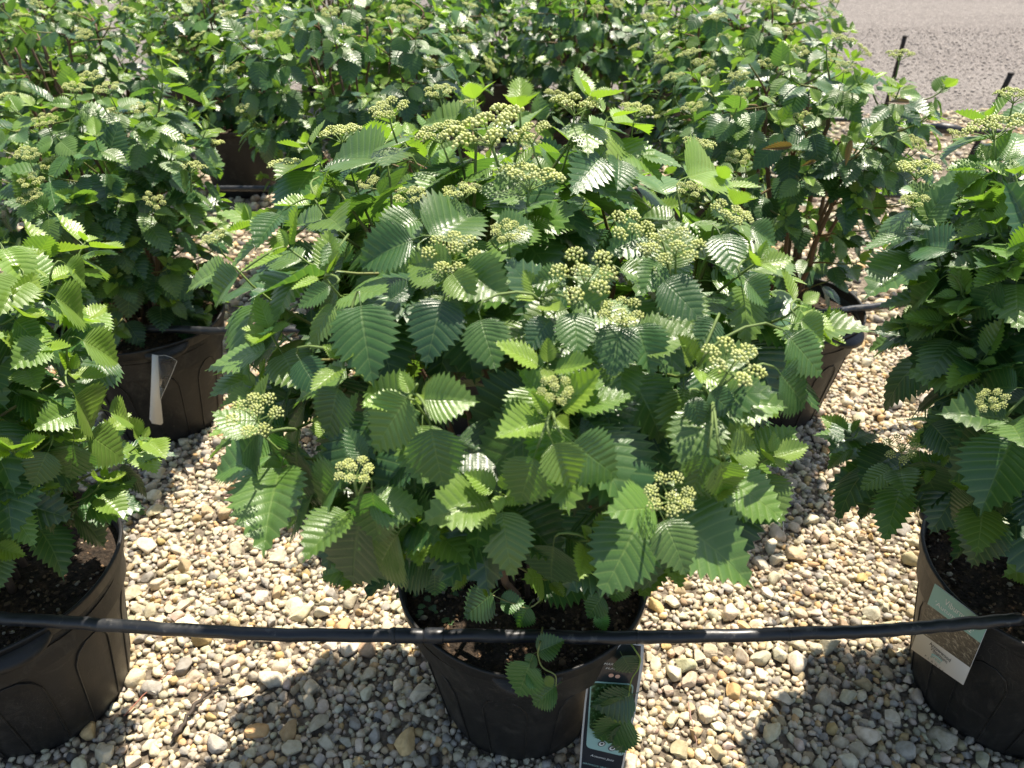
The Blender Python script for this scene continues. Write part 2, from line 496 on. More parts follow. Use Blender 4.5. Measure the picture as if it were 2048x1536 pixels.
# ------------------------------------------------------------------ leaf templates
def leaf_template(nt_, cols, seed, droop, fold, width=0.40, petiole=0.22):
    r = np.random.default_rng(seed)
    rows = 2 * nt_ + 1
    cols = np.asarray(cols)
    V, UV, F = [], [], []
    nc = len(cols)
    wave = r.uniform(-1, 1, 4)
    for side in (-1, 1):
        for i in range(rows):
            s = i / (rows - 1)
            tm = s - 0.25 * math.sin(math.pi * s)
            te = s
            wd = width * (math.sin(math.pi * min(1, te ** 0.70)) ** (0.66 + 0.42 * te)) * (1 - 0.04 * te)
            tooth = (i % 2 == 0)
            if 0 < i < rows - 1:
                k = 0.044 * (0.45 + wd / width)
                wd = wd + (k if tooth else -k * 0.75) * 0.9
                te = te + (0.022 if tooth else -0.012)
                wd *= 1 + 0.022 * r.uniform(-1, 1)
            if i == 0: wd = 0.012
            if i == rows - 1: wd, te, tm = 0.003, 1.03, 1.0
            for c in cols:
                x = side * wd * c
                y = tm + (te - tm) * c ** 1.1
                z = fold * abs(x) - droop * y * y * 0.5
                z += (-0.005 if tooth else 0.006) * math.sin(math.pi * min(1, c * 1.05)) * (wd / width)
                z -= 0.35 * max(0, abs(x) - 0.22) ** 1.3
                z += 0.050 * math.sin((3.6 + 1.5 * wave[3]) * y + wave[0] * 3 + side * wave[1] * 2) * abs(x) / width + 0.012 * math.sin(11 * y + wave[1] * 5 + side) * (abs(x) / width) ** 2
                V.append((x + 0.05 * wave[2] * y * y, y, z)); UV.append((side * c, s))
    for si in range(2):
        b = si * rows * nc
        for i in range(rows - 1):
            for c in range(nc - 1):
                q = (b + i * nc + c, b + i * nc + c + 1, b + (i + 1) * nc + c + 1, b + (i + 1) * nc + c)
                F.append(q if si == 1 else q[::-1])
    # weld the midrib: the negative side's column 0 points to the positive side's
    V = np.array(V); UV = np.array(UV)
    remap = np.arange(len(V))
    for i in range(rows): remap[i * nc] = rows * nc + i * nc
    F = [tuple(int(remap[k]) for k in f) for f in F]
    used = sorted({k for f in F for k in f})
    idx = {k: j for j, k in enumerate(used)}
    V, UV = V[used], UV[used]
    F = [tuple(idx[k] for k in f) for f in F]
    # petiole: origin at the node, blade starts after it
    pl = petiole
    V = V + np.array([0, pl, 0])
    pv, pf = tube([(0, 0, 0), (0, pl * 0.5, 0.02), (0, pl + 0.04, -0.002)], [0.012, 0.010, 0.009], 3, False)
    F += [tuple(k + len(V) for k in f) for f in pf]
    V = np.concatenate([V, pv]); UV = np.concatenate([UV, np.tile([0.0, 0.0], (len(pv), 1))])
    return V, F, UV
LODS = [(11, [0, 0.5, 1]), (8, [0, 0.6, 1]), (5, [0, 1])]
HERO = (11, [0, 0.3, 0.65, 1])
NVAR = 7
VARP = [(0.25, 0.10), (0.55, 0.22), (0.9, 0.05), (0.35, 0.45), (0.05, 0.30), (0.75, 0.35), (-0.2, 0.55)]
TEMPL = {}
for lod, (nn, cc) in enumerate(LODS):
    TEMPL[lod] = [leaf_template(nn, cc, 100 + i, *VARP[i], width=(0.44, 0.42, 0.43, 0.45, 0.31, 0.42, 0.33)[i]) for i in range(NVAR)]
TEMPL['hero'] = [leaf_template(*HERO, 100 + i, *VARP[i], width=(0.44, 0.42, 0.43, 0.45, 0.31, 0.42, 0.33)[i]) for i in range(NVAR)]
LEAFME = {}
for key in ('hero', 1, 2):
    LEAFME[key] = []
    for i, (V, F, UV) in enumerate(TEMPL[key]):
        me = mesh('leaf', V, F, True, uv=UV)
        me.materials.append(M_leaf_o)
        LEAFME[key].append(me)

# ------------------------------------------------------------------ bud cluster templates
def ico(sub=0):
    bm = bmesh.new(); bmesh.ops.create_icosphere(bm, subdivisions=max(1, sub), radius=1.0)
    bm.verts.ensure_lookup_table()
    V = np.array([v.co[:] for v in bm.verts]); F = np.array([[v.index for v in f.verts] for f in bm.faces])
    bm.free(); return V, F
ICO1, ICO1F = ico(1)
ICO2, ICO2F = ico(2)
def cluster_template(seed, nray=7, dense=1.0):
    r = np.random.default_rng(seed)
    buds, stalk = Parts(), Parts()
    green = (0.16, 0.24, 0.07)
    v, f = tube([(0, 0, -0.035), (0.001, 0, -0.01), (0, 0, 0.004)], [0.0016, 0.0014, 0.0013], 5)
    stalk.add(v, f, green)
    for k in range(nray + 1):
        if k == nray: rad, a = 0.004, 0
        else: rad, a = r.uniform(0.018, 0.025), 2 * math.pi * (k + r.uniform(-.25, .25)) / nray
        hub = np.array([rad * math.cos(a), rad * math.sin(a), 0.020 - rad * 0.20 + r.uniform(-.002, .002)])
        v, f = tube([(0, 0, 0.002), hub * [0.55, 0.55, 0.7], hub], [0.0009, 0.0008, 0.0007], 3, False)
        stalk.add(v, f, green)
        nb = int(r.integers(21, 29) * dense)
        for j in range(nb):
            # phyllotactic little domes of buds
            q = math.sqrt((j + 0.5) / nb); b = j * 2.39996
            rr = 0.0088 * q * r.uniform(0.9, 1.1)
            c = hub + np.array([rr * math.cos(b), rr * math.sin(b), 0.0065 * (1 - 0.8 * q * q) + r.uniform(-.0006, .0006)])
            sz = r.uniform(0.0012, 0.00172)
            base = np.array([0.50, 0.54, 0.20]) * r.uniform(0.75, 1.12)
            base = base * (1, 1, r.uniform(0.8, 1.25))
            buds.add(c + ICO1[:, :] * sz * [1, 1, 1.15], ICO1F, base)
    return buds.mesh('flower_bud'), stalk.mesh('flower_cluster')
def ico_low():
    t = (1 + 5 ** .5) / 2
    V = np.array([(-1, t, 0), (1, t, 0), (-1, -t, 0), (1, -t, 0), (0, -1, t), (0, 1, t), (0, -1, -t), (0, 1, -t), (t, 0, -1), (t, 0, 1), (-t, 0, -1), (-t, 0, 1)], dtype=float)
    V /= np.linalg.norm(V[0])
    F = np.array([(0, 11, 5), (0, 5, 1), (0, 1, 7), (0, 7, 10), (0, 10, 11), (1, 5, 9), (5, 11, 4), (11, 10, 2), (10, 7, 6), (7, 1, 8), (3, 9, 4), (3, 4, 2), (3, 2, 6), (3, 6, 8), (3, 8, 9), (4, 9, 5), (2, 4, 11), (6, 2, 10), (8, 6, 7), (9, 8, 1)])
    return V, F
ICO1, ICO1F = ico_low()
CLUSTERS = [cluster_template(40 + i, 6 + i % 3) for i in range(5)]
for b, s in CLUSTERS:
    b.materials.append(M_bud); s.materials.append(M_stem)

# ------------------------------------------------------------------ hero tips read off the photograph: u, v, kind (f flower, y young tuft), size
HEROTIPS = {
    'C': [(1000, 262, 'f', 1.75), (692, 272, 'f', 1.35), (905, 268, 'f', 1.1), (803, 215, 'f', 1.0), (1088, 264, 'f', 1.0), (1142, 216, 'f', 1.15),
          (1265, 224, 'f', 0.85), (578, 336, 'f', 1.15), (1383, 290, 'f', 1.05), (1042, 362, 'f', 1.4), (830, 391, 'f', 0.8), (936, 385, 'f', 0.85),
          (1225, 441, 'f', 1.3), (1435, 425, 'f', 1.0), (1350, 476, 'f', 1.2), (905, 490, 'f', 1.05), (1020, 452, 'f', 0.8), (1155, 522, 'f', 1.35),
          (1250, 615, 'f', 0.9), (1435, 718, 'f', 1.25), (513, 800, 'f', 1.0), (705, 938, 'f', 0.7), (1372, 372, 'f', 0.75), (1330, 946, 'f', 0.9),
          (455, 470, 'f', 0.7), (900, 185, 'f', 0.7), (1115, 745, 'f', 0.6),
          (615, 290, 'y', 1), (765, 285, 'y', 1.1), (650, 555, 'y', 1.1), (890, 545, 'y', 1.1), (1105, 830, 'y', 1.1), (825, 795, 'y', 1.0), (1095, 735, 'y', 0.9),
          (1600, 610, 'y', 1.0), (1515, 525, 'y', 0.9), (1395, 735, 'y', 0.9), (1450, 925, 'y', 1.1), (832, 1062, 'y', 0.8), (1215, 235, 'y', 1.4),
          (950, 195, 'y', 0.9), (1040, 212, 'y', 0.9), (1180, 195, 'y', 1.1), (500, 445, 'y', 1.0), (630, 400, 'y', 1.0), (1440, 365, 'y', 1.1), (1080, 600, 'y', 0.8),
          (1470, 405, 'y', 0.8), (690, 720, 'y', 0.9), (1180, 1080, 'y', 0.8), (1000, 985, 'y', 0.8), (730, 1120, 'y', 0.8)],
    'L': [(90, 500, 'y', 1.2), (170, 485, 'y', 1.2), (100, 560, 'y', 1.1), (140, 745, 'y', 1.1), (165, 640, 'y', 1.0), (40, 620, 'y', 1.1), (285, 880, 'y', 1.0),
          (215, 860, 'y', 0.9), (20, 530, 'y', 1.0), (205, 960, 'y', 0.9), (110, 870, 'y', 1.0), (30, 900, 'y', 1.0), (60, 700, 'y', 1.0)],
    'R': [(1862, 345, 'f', 1.15), (2028, 255, 'f', 1.6), (1850, 400, 'f', 0.8), (1895, 440, 'y', 1.0), (2045, 195, 'f', 1.0), (1870, 555, 'y', 0.9), (1815, 880, 'f', 0.9),
          (2038, 775, 'f', 0.7), (1975, 240, 'y', 1.0), (1700, 870, 'y', 0.9), (1900, 640, 'y', 1.0), (1960, 720, 'y', 1.1), (1950, 980, 'y', 1.0), (1870, 930, 'y', 1.0), (1990, 450, 'y', 1.0), (1975, 330, 'y', 1.0), (2030, 350, 'y', 1.0), (1960, 400, 'y', 1.0), (2020, 530, 'y', 1.0), (1925, 590, 'y', 1.0)],
    'BL': [(185, 152, 'f', 1.0), (140, 170, 'f', 1.0), (222, 176, 'f', 1.1), (100, 232, 'f', 1.0), (55, 292, 'f', 1.0), (55, 355, 'f', 1.0), (80, 385, 'f', 1.0), (285, 210, 'f', 0.9),
           (320, 110, 'y', 1.3), (330, 170, 'y', 1.2), (410, 215, 'y', 1.1), (310, 235, 'y', 1.0), (190, 275, 'y', 1.0), (345, 300, 'y', 0.9), (160, 400, 'y', 1.0)],
    'BR': [(1890, 172, 'y', 1.0), (1800, 175, 'y', 1.0), (1795, 245, 'y', 0.9), (1740, 270, 'y', 1.0), (1480, 175, 'f', 0.9), (1720, 165, 'y', 1.0), (1640, 205, 'y', 1.0), (1560, 240, 'y', 1.0),
           (1790, 320, 'y', 0.9), (1690, 130, 'f', 0.8), (1580, 130, 'y', 1.0)],
    '3b': [(660, 20, 'f', 1.2), (800, 15, 'f', 1.2), (830, 45, 'f', 1.1), (910, 80, 'f', 1.2), (680, 55, 'f', 1.0), (560, 70, 'f', 1.1), (500, 210, 'f', 0.9), (515, 65, 'f', 0.9), (465, 30, 'f', 0.9)],
}

# ------------------------------------------------------------------ growing a shrub
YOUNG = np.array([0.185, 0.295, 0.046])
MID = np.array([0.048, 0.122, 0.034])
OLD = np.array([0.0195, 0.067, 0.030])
def norm(a): return a / (np.linalg.norm(a) + 1e-12)
UP = np.array([0, 0, 1.0])
def grow(p, seed):
    """returns stems (list of Parts), leaves (matrix 3x4, size, tint, variant), clusters"""
    r = np.random.default_rng(seed)
    base = np.array([p['x'], p['y'], SOILZ - 0.01])
    tips = []                                        # position, kind, size, hero
    for (u, v, kind, s) in HEROTIPS.get(p['k'], []):
        q = np.array(on_canopy(p, u, v, 0.075 if kind == 'f' else 0.03)[:])
        if kind == 'f':
            s = s / 1.22
            q = q - np.array([0, 0, 0.034 + 0.012 * s])
        tips.append((q, kind, s, True))
    # even cover of the canopy by best candidate sampling
    zs = np.linspace(p['zb'] + 0.01, p['top'] - 0.034, 60)
    wts = np.array([prof(p, z) + 0.02 for z in zs]) * (1 + 2.2 * np.clip((zs - p['top'] + 0.22) / 0.22, 0, 1)); wts /= wts.sum()
    pts = [t[0] for t in tips]
    for i in range(p['sh']):
        bestd, bq = -1, None
        for c in range(14):
            z = r.choice(zs) + r.uniform(-.01, .01); a = r.uniform(0, 2 * math.pi)
            ax, ay = axis(p, z)
            inner = 1.0 if r.random() < 0.72 else r.uniform(0.45, 0.85)
            rr = prof(p, z) * inner * r.uniform(0.9, 1.06)
            if r.random() > 0.25: rr = rr
            q = np.array([ax + rr * math.cos(a), ay + rr * math.sin(a), z])
            d = min((np.linalg.norm(q - o) for o in pts), default=1.0)
            d *= 0.4 + prof(p, z) / p['r']
            if d > bestd: bestd, bq = d, q
        pts.append(bq)
        hz = (bq[2] - 0.33) / (p['top'] - 0.33)
        kind = 'f' if (r.random() < (0.42 if p['k'] not in ('C', 'L', 'R') else 0.0) and hz > 0.55) else 'y'
        tips.append((bq, kind, r.uniform(0.75, 1.15), False))
    # main stems
    nm = 13
    mains = []
    for i in range(nm):
        a = 2 * math.pi * (i + r.uniform(-.3, .3)) / nm
        rr = r.uniform(0.02, 0.085)
        b0 = base + [rr * math.cos(a), rr * math.sin(a), 0]
        zt = r.uniform(0.55, 0.82) * (p['top'] - 0.33) + 0.33
        ax, ay = axis(p, zt); pr = prof(p, zt) * r.uniform(0.25, 0.75)
        e = np.array([ax + pr * math.cos(a), ay + pr * math.sin(a), zt])
        path = bez(b0, b0 + [0.25 * (e[0] - b0[0]), 0.25 * (e[1] - b0[1]), 0.45 * (zt - b0[2])], e - [0, 0, 0.10], e, 12)
        path[1:-1] += r.normal(0, 0.004, (10, 3))
        mains.append(path)
    stems = [Parts() for _ in range(nm)]
    brown0, brown1, green1 = np.array([0.115, 0.075, 0.050]), np.array([0.17, 0.10, 0.055]), np.array([0.13, 0.20, 0.05])
    for i, m in enumerate(mains):
        v, f = tube(m, np.linspace(0.0062, 0.0035, 12) * r.uniform(0.8, 1.25), 6)
        stems[i].add(v, f, brown0 * r.uniform(0.8, 1.3))
    leaves, clusters = [], []
    for (tip, kind, size, hero) in tips:
        # branch leaves the nearest main stem lower down
        bi, bd, bj = 0, 1e9, 0
        for i, m in enumerate(mains):
            for j in range(2, 12):
                d = np.linalg.norm(m[j] - tip)
                if m[j][2] > tip[2] - 0.04: d += 0.5 * (m[j][2] - tip[2] + 0.04) + 0.05
                if d < 0.10: d += 0.15
                if d < bd: bd, bi, bj = d, i, j
        st = mains[bi][bj]
        ax, ay = axis(p, tip[2])
        rad = tip - np.array([ax, ay, tip[2]])
        radn = norm(rad) if np.linalg.norm(rad) > 0.03 else norm(r.normal(0, 1, 3) * [1, 1, 0])
        h = (tip[2] - 0.33) / (p['top'] - 0.33)
        tdir = norm(radn * (0.85 - 0.55 * h) + UP * (0.45 + 0.6 * h) + r.normal(0, 0.18, 3))
        L = np.linalg.norm(tip - st)
        path = bez(st, st + norm(tip - st) * L * 0.2 + UP * 0.3 * L * 0.3, tip - tdir * L * 0.38, tip, 9)
        v, f = tube(path, np.linspace(0.0030, 0.0013, 9), 5)
        tt = np.repeat(np.linspace(0, 1, 9), 5)[:, None]
        stems[bi].add(v, f, brown1 * (1 - np.clip(tt * 1.6 - 0.3, 0, 1)) + green1 * np.clip(tt * 1.6 - 0.3, 0, 1))
        # arc length from the tip
        seg = np.linalg.norm(np.diff(path, axis=0), axis=1)
        cum = np.concatenate([[0], np.cumsum(seg[::-1])])            # from the tip
        rp = path[::-1]
        def at(s):
            return np.array([np.interp(s, cum, rp[:, k]) for k in range(3)])
        ls = p['ls']
        az = r.uniform(0, math.pi)
        shade = np.clip(1.15 - h, 0, 1)
        if kind == 'f':
            clusters.append((tip + tdir * 0.034, norm(tdir + UP * 0.55 + r.normal(0, .12, 3)), size * r.uniform(0.95, 1.1)))
            nodes = [(0.004, 0.62), (0.045, 0.90), (0.10, 1.02), (0.16, 0.98), (0.23, 0.9)]
        else:
            nodes = [(0.000, 0.27 * size), (0.006, 0.50 * size), (0.030, 0.68), (0.075, 0.94), (0.13, 1.02), (0.19, 0.98), (0.26, 0.9)]
        k = 0
        for (s, sc_) in nodes:
            if s > cum[-1] * 0.93: break
            pos = at(s); ax_dir = norm(at(max(0, s - 0.02)) - at(s + 0.02))
            e1 = norm(np.cross(ax_dir, UP) + 1e-6); e2 = np.cross(ax_dir, e1)
            th = az + k * math.pi / 2 + r.normal(0, 0.2); k += 1
            for sg in (1, -1):
                if s > 0.10 and r.random() < 0.12: continue
                side = sg * (math.cos(th) * e1 + math.sin(th) * e2)
                size_ = ls * sc_ * r.uniform(0.82, 1.14)
                young = sc_ < 0.62 and kind == 'y'
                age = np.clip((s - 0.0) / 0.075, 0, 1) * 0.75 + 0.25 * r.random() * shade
                if kind == 'f': age = max(age, 0.38)
                if young:
                    d = norm(side * 1.05 + ax_dir * 0.62 + r.normal(0, 0.14, 3))
                    nrm_ = norm(ax_dir * 0.7 + UP * 0.4 - side * 0.55)
                else:
                    dr = 0.25 + 0.75 * np.clip(s / 0.12, 0, 1) * r.uniform(0.4, 1.1) + 0.25 * (1 - h)
                    outw = radn * (0.55 + 0.35 * (1 - h))
                    d = norm(side * 0.95 + ax_dir * 0.25 + outw - UP * dr + r.normal(0, 0.16, 3))
                    nrm_ = norm(UP * (0.75 + 0.25 * h) + radn * (0.75 - 0.35 * h) + side * 0.20 + ax_dir * 0.15 + r.normal(0, 0.22, 3))
                x = np.cross(d, nrm_)
                if np.linalg.norm(x) < 0.15: nrm_ = norm(nrm_ + radn + 0.3); x = np.cross(d, nrm_)
                x = norm(x); z = np.cross(x, d)
                a = 1.0 - age
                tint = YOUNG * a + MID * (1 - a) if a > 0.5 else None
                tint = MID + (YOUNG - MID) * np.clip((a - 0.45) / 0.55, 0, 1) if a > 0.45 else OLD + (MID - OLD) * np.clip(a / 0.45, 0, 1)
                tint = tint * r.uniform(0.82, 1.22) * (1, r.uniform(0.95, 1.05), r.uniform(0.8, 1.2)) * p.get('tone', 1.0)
                va = int(r.choice([4, 6, 6])) if young else int(r.choice([0, 1, 2, 3, 5, 0, 3, 4]))
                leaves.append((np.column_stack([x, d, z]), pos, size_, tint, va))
    return stems, leaves, clusters

# single leaves read off the photograph: stalk end and tip in pixels, age (0 young, 1 old), how far out of the canopy, blade variant
HEROLEAF = {
    'C': [(722, 612, 738, 757, .6, .06, 1), (885, 600, 850, 722, .9, .04, 1), (962, 640, 990, 742, .5, .05, 0), (905, 548, 948, 606, .2, .07, 3), (928, 536, 1016, 602, .4, .06, 3),
          (900, 548, 806, 515, .3, .06, 3), (848, 800, 958, 802, .3, .07, 3), (815, 795, 735, 908, .35, .06, 0), (862, 858, 886, 988, .6, .06, 0), (725, 918, 690, 848, .6, .05, 4),
          (1068, 916, 1031, 1022, .5, .06, 0), (1106, 888, 1148, 984, .25, .08, 3), (1146, 886, 1246, 962, .5, .06, 0), (1410, 910, 1378, 998, .45, .06, 4), (1441, 924, 1452, 1000, .25, .07, 3),
          (1461, 907, 1524, 886, .2, .07, 3), (1383, 796, 1407, 855, .6, .05, 1), (1420, 784, 1476, 834, .6, .05, 0), (1560, 748, 1626, 822, .55, .06, 0), (1578, 674, 1654, 756, .5, .07, 0),
          (1601, 640, 1657, 684, .35, .07, 3), (1147, 626, 1158, 714, .5, .06, 0), (1240, 650, 1222, 756, .6, .05, 0), (1273, 650, 1310, 752, .6, .04, 3), (1328, 562, 1410, 642, .7, .05, 0),
          (1150, 584, 1224, 636, .4, .06, 3), (1318, 525, 1292, 580, .5, .05, 1), (1130, 556, 1060, 564, .5, .05, 3), (1376, 355, 1456, 327, .15, .06, 3), (1202, 313, 1138, 388, .7, .05, 4),
          (1236, 320, 1241, 374, .6, .05, 3), (758, 322, 648, 300, .4, .06, 3), (652, 348, 728, 318, .7, .05, 4), (622, 344, 550, 424, .6, .05, 1), (686, 480, 638, 534, .5, .06, 4),
          (825, 480, 705, 524, .6, .05, 3), (837, 440, 742, 482, .5, .06, 3), (861, 474, 975, 406, .5, .06, 3), (477, 550, 411, 606, .5, .05, 3), (661, 574, 590, 615, .5, .06, 4),
          (530, 849, 452, 928, .8, .05, 0), (594, 890, 584, 1012, .95, .03, 0), (745, 984, 753, 1092, .6, .06, 4), (682, 957, 618, 1012, .5, .06, 3), (676, 776, 646, 884, .8, .04, 0),
          (796, 1069, 738, 1150, .4, .05, 0), (1107, 1092, 1094, 1182, .8, .03, 0), (720, 1035, 690, 1190, .9, .03, 0), (1265, 1085, 1312, 1196, .8, .03, 0), (1430, 640, 1395, 700, .7, .04, 1),
          (1000, 470, 1075, 440, .5, .05, 3), (1290, 470, 1215, 500, .55, .05, 3), (1100, 640, 1050, 700, .9, .03, 0), (780, 600, 840, 560, .85, .03, 4), (1490, 560, 1545, 615, .5, .05, 3),
          (1440, 470, 1480, 545, .6, .05, 0), (1500, 455, 1560, 490, .5, .05, 3), (600, 720, 640, 790, .85, .03, 0), (1180, 880, 1165, 830, .95, .02, 4), (560, 430, 500, 490, .55, .05, 3)],
    'L': [(8, 498, 55, 566, .3, .05, 3), (132, 530, 184, 570, .3, .06, 3), (110, 595, 187, 642, .3, .06, 3), (166, 682, 252, 726, .3, .06, 3), (213, 712, 160, 778, .7, .05, 0),
          (150, 793, 205, 868, .3, .07, 3), (142, 824, 68, 852, .4, .06, 3), (147, 890, 137, 970, .6, .06, 0), (218, 824, 274, 842, .3, .06, 3), (178, 870, 261, 924, .4, .06, 0),
          (30, 640, 95, 700, .6, .04, 0), (90, 690, 20, 730, .4, .05, 3), (40, 560, 0, 620, .3, .05, 3), (95, 905, 60, 980, .6, .05, 0), (300, 885, 330, 912, .2, .06, 3)],
    'R': [(2034, 776, 1944, 770, .6, .05, 3), (1844, 922, 1872, 1008, .8, .05, 0), (1862, 848, 1928, 918, .8, .05, 0), (1733, 866, 1656, 892, .8, .05, 3), (1795, 905, 1715, 948, .8, .05, 3),
          (1880, 560, 1805, 612, .4, .05, 3), (1905, 500, 1812, 480, .7, .05, 3), (2000, 560, 1930, 640, .8, .05, 0), (1990, 860, 1900, 900, .7, .05, 0), (1950, 1000, 1890, 1040, .8, .04, 0)],
}
def hero_leaves(p, items, seed):
    r = np.random.default_rng(seed)
    out, quads = [], []
    for (ub, vb, ut, vt, age, o, va) in items:
        b = np.array(on_canopy(p, ub, vb, o)[:]); t = np.array(on_canopy(p, ut, vt, o - 0.005)[:])
        fb, ft = proj(b)[2], proj(t)[2]
        if abs(fb - ft) > 0.09:                          # keep the blade from diving through the canopy
            dr = np.array(ray(ut, vt)[:]); t = np.array([0, 0, CAMH]) + dr * (fb + np.clip(ft - fb, -.06, .06))
        L = np.linalg.norm(t - b)
        d = (t - b) / L
        ax, ay = axis(p, b[2])
        radn = norm(np.array([b[0] - ax, b[1] - ay, 0]) + 1e-6)
        nn = norm(UP * 0.8 + radn * 0.55 + norm(np.array([0, 0, CAMH]) - b) * 0.55 + r.normal(0, .10, 3))
        x = norm(np.cross(d, nn)); z = np.cross(x, d)
        a = 1 - age
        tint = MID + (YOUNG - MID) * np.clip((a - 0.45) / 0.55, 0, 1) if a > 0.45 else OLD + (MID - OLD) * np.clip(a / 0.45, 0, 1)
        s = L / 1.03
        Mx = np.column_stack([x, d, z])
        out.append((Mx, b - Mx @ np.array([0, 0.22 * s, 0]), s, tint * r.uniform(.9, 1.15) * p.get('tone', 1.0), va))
        q = [b, b + d * L * .45 + x * L * .36, t, b + d * L * .45 - x * L * .36]
        quads.append((np.array([proj(k)[:2] for k in q]), np.mean([proj(k)[2] for k in q])))
    return out, quads
def inside_quad(P, u, v):
    sgn = 0
    for i in range(4):
        a, b = P[i], P[(i + 1) % 4]
        c = (b[0] - a[0]) * (v - a[1]) - (b[1] - a[1]) * (u - a[0])
        if c == 0: continue
        if sgn == 0: sgn = 1 if c > 0 else -1
        elif (c > 0) != (sgn > 0): return False
    return True
GROWN = {}
for i, p in enumerate(ROWS):
    if p['k'] == 'L': p['tone'] = np.array([1.2, 1.15, 1.0])
    if p['k'] == 'R': p['tone'] = np.array([0.85, 0.92, 1.05])
    st_, lv_, cl_ = grow(p, 500 + i)
    if p['k'] in HEROLEAF:
        hl, quads = hero_leaves(p, HEROLEAF[p['k']], 70 + i)
        keep = []
        for lf in lv_:                                   # a grown leaf does not stand in front of one read off the photograph
            ok = True
            for w_ in (0.5, 0.85, 1.15):
                u_, v_, f_ = proj(lf[1] + lf[0] @ np.array([0, w_ * lf[2], 0]))
                if lf[2] > 0.05 and any(f_ < fq + 0.01 and inside_quad(P, u_, v_) for P, fq in quads): ok = False; break
            if ok: keep.append(lf)
        lv_ = keep + hl
        allv = [np.concatenate(t_.V) for t_ in st_]
        for lf in hl:                                    # each of them hangs on a twig of its own
            dd = [np.min(np.linalg.norm(v_ - lf[1], axis=1)) for v_ in allv]
            bi = int(np.argmin(dd)); q = allv[bi][int(np.argmin(np.linalg.norm(allv[bi] - lf[1], axis=1)))]
            L_ = dd[bi] + 1e-3
            tv, tf = tube(bez(q, q + UP * 0.25 * L_, lf[1] - lf[0][:, 1] * 0.3 * L_, lf[1] + lf[0][:, 1] * 0.002, 6), np.linspace(0.0018, 0.0011, 6), 5)
            st_[bi].add(tv, tf, (0.13, 0.19, 0.055))
    if p['k'] == 'C':                                    # the foot of this shrub is bare over the soil
        lv_ = [lf for lf in lv_ if not (proj(lf[1] + lf[0] @ np.array([0, 1.2 * lf[2], 0]))[1] > 1200 and lf[1][1] < 1.0)]
    GROWN[p['k']] = (st_, lv_, cl_)

# which leaves show largest: rays from the camera to points on each leaf
tris, own = [], []
cen = []
for k, (st, lv, cl) in GROWN.items():
    for j, (Mx, pos, s, t, va) in enumerate(lv):
        pl = 0.22
        q = [pos + Mx @ (np.array(c) * s) for c in ((0, pl, 0), (0.38, pl + .4, .02), (0, pl + 1.0, -.1), (-0.38, pl + .4, .02), (0, pl + .5, 0))]
        n0 = len(cen) * 4
        cen.append((k, j, q))
Vb, Fb = [], []
for i, (k, j, q) in enumerate(cen):
    Vb += [Vector(x) for x in q[:4]]
    Fb.append((4 * i, 4 * i + 1, 4 * i + 2, 4 * i + 3))
bvh = BVHTree.FromPolygons(Vb, Fb)
org = Vector((0, 0, CAMH))
SCORE = {k: [] for k in GROWN}
for i, (k, j, q) in enumerate(cen):
    hit = 0
    u0, v0, f0 = proj(q[4])
    if -120 < u0 < 2170 and -120 < v0 < 1660 and f0 > 0:
        for wa in ((.25, .25, .25, .25), (.6, .2, .0, .2), (.1, .7, .1, .1), (.1, .1, .1, .7), (0, .15, .7, .15), (.1, .4, .4, .1), (.1, .1, .4, .4)):
            pt = sum((np.array(x) * a for x, a in zip(q[:4], wa)), np.zeros(3))
            d = Vector(pt) - org; L = d.length
            res = bvh.ray_cast(org, d / L, L - 0.004)
            if res[2] is None or res[2] == i: hit += 1
        P2 = np.array([proj(x)[:2] for x in q[:4]])
        x_, y_ = P2[:, 0], P2[:, 1]
        area = 0.5 * abs(np.dot(x_, np.roll(y_, 1)) - np.dot(y_, np.roll(x_, 1)))
        hit = hit / 7 * area
    SCORE[k].append(hit)

# ------------------------------------------------------------------ pots
def pot_mesh(seed, seg=64):
    r = np.random.default_rng(seed)
    pr = [(0.0, 0.0), (POTB - 0.012, 0.0), (POTB - 0.002, 0.004), (POTB, 0.014)]
    for z in np.linspace(0.03, 0.285, 9):
        pr.append((POTB + (POTR - 0.012 - POTB) * (z / 0.30), z))
    zz = 0.290
    for k in range(3):                                   # fine steps under the rim
        pr += [(POTR - 0.0125 + k * 0.0012, zz), (POTR - 0.0105 + k * 0.0012, zz + 0.0015)]
        zz += 0.0075
    pr += [(POTR - 0.0085, 0.3125), (POTR - 0.002, 0.3145), (POTR, 0.3165), (POTR + 0.001, 0.333), (POTR + 0.0025, 0.336),
           (POTR + 0.0022, 0.3395), (POTR - 0.0005, 0.3405), (POTR - 0.0035, 0.339), (POTR - 0.0045, 0.334), (POTR - 0.008, 0.30), (POTR - 0.013, 0.25)]
    ph = r.uniform(0, 6.28, 4); am = r.uniform(0.3, 1.0, 4)
    V, F = [], []
    for (rad, z) in pr:
        for k in range(seg):
            a = 2 * math.pi * k / seg
            e = 1 + (0.012 * am[0] * math.sin(2 * a + ph[0]) + 0.006 * am[1] * math.sin(3 * a + ph[1]) + 0.003 * am[2] * math.sin(7 * a + ph[2])) * (z / POTH) ** 1.5
            dz = (0.004 * am[3] * math.sin(2 * a + ph[3]) + 0.002 * math.sin(5 * a)) * (z / POTH) ** 2
            V.append((rad * e * math.cos(a), rad * e * math.sin(a), z + dz))
    n = len(pr)
    for i in range(n - 1):
        for k in range(seg):
            a_, b_ = i * seg + k, i * seg + (k + 1) % seg
            F.append((a_, b_, b_ + seg, a_ + seg))
    return mesh('pot', V, F, True)
def wall_r(z): return POTB + (POTR - 0.012 - POTB) * (z / 0.30)
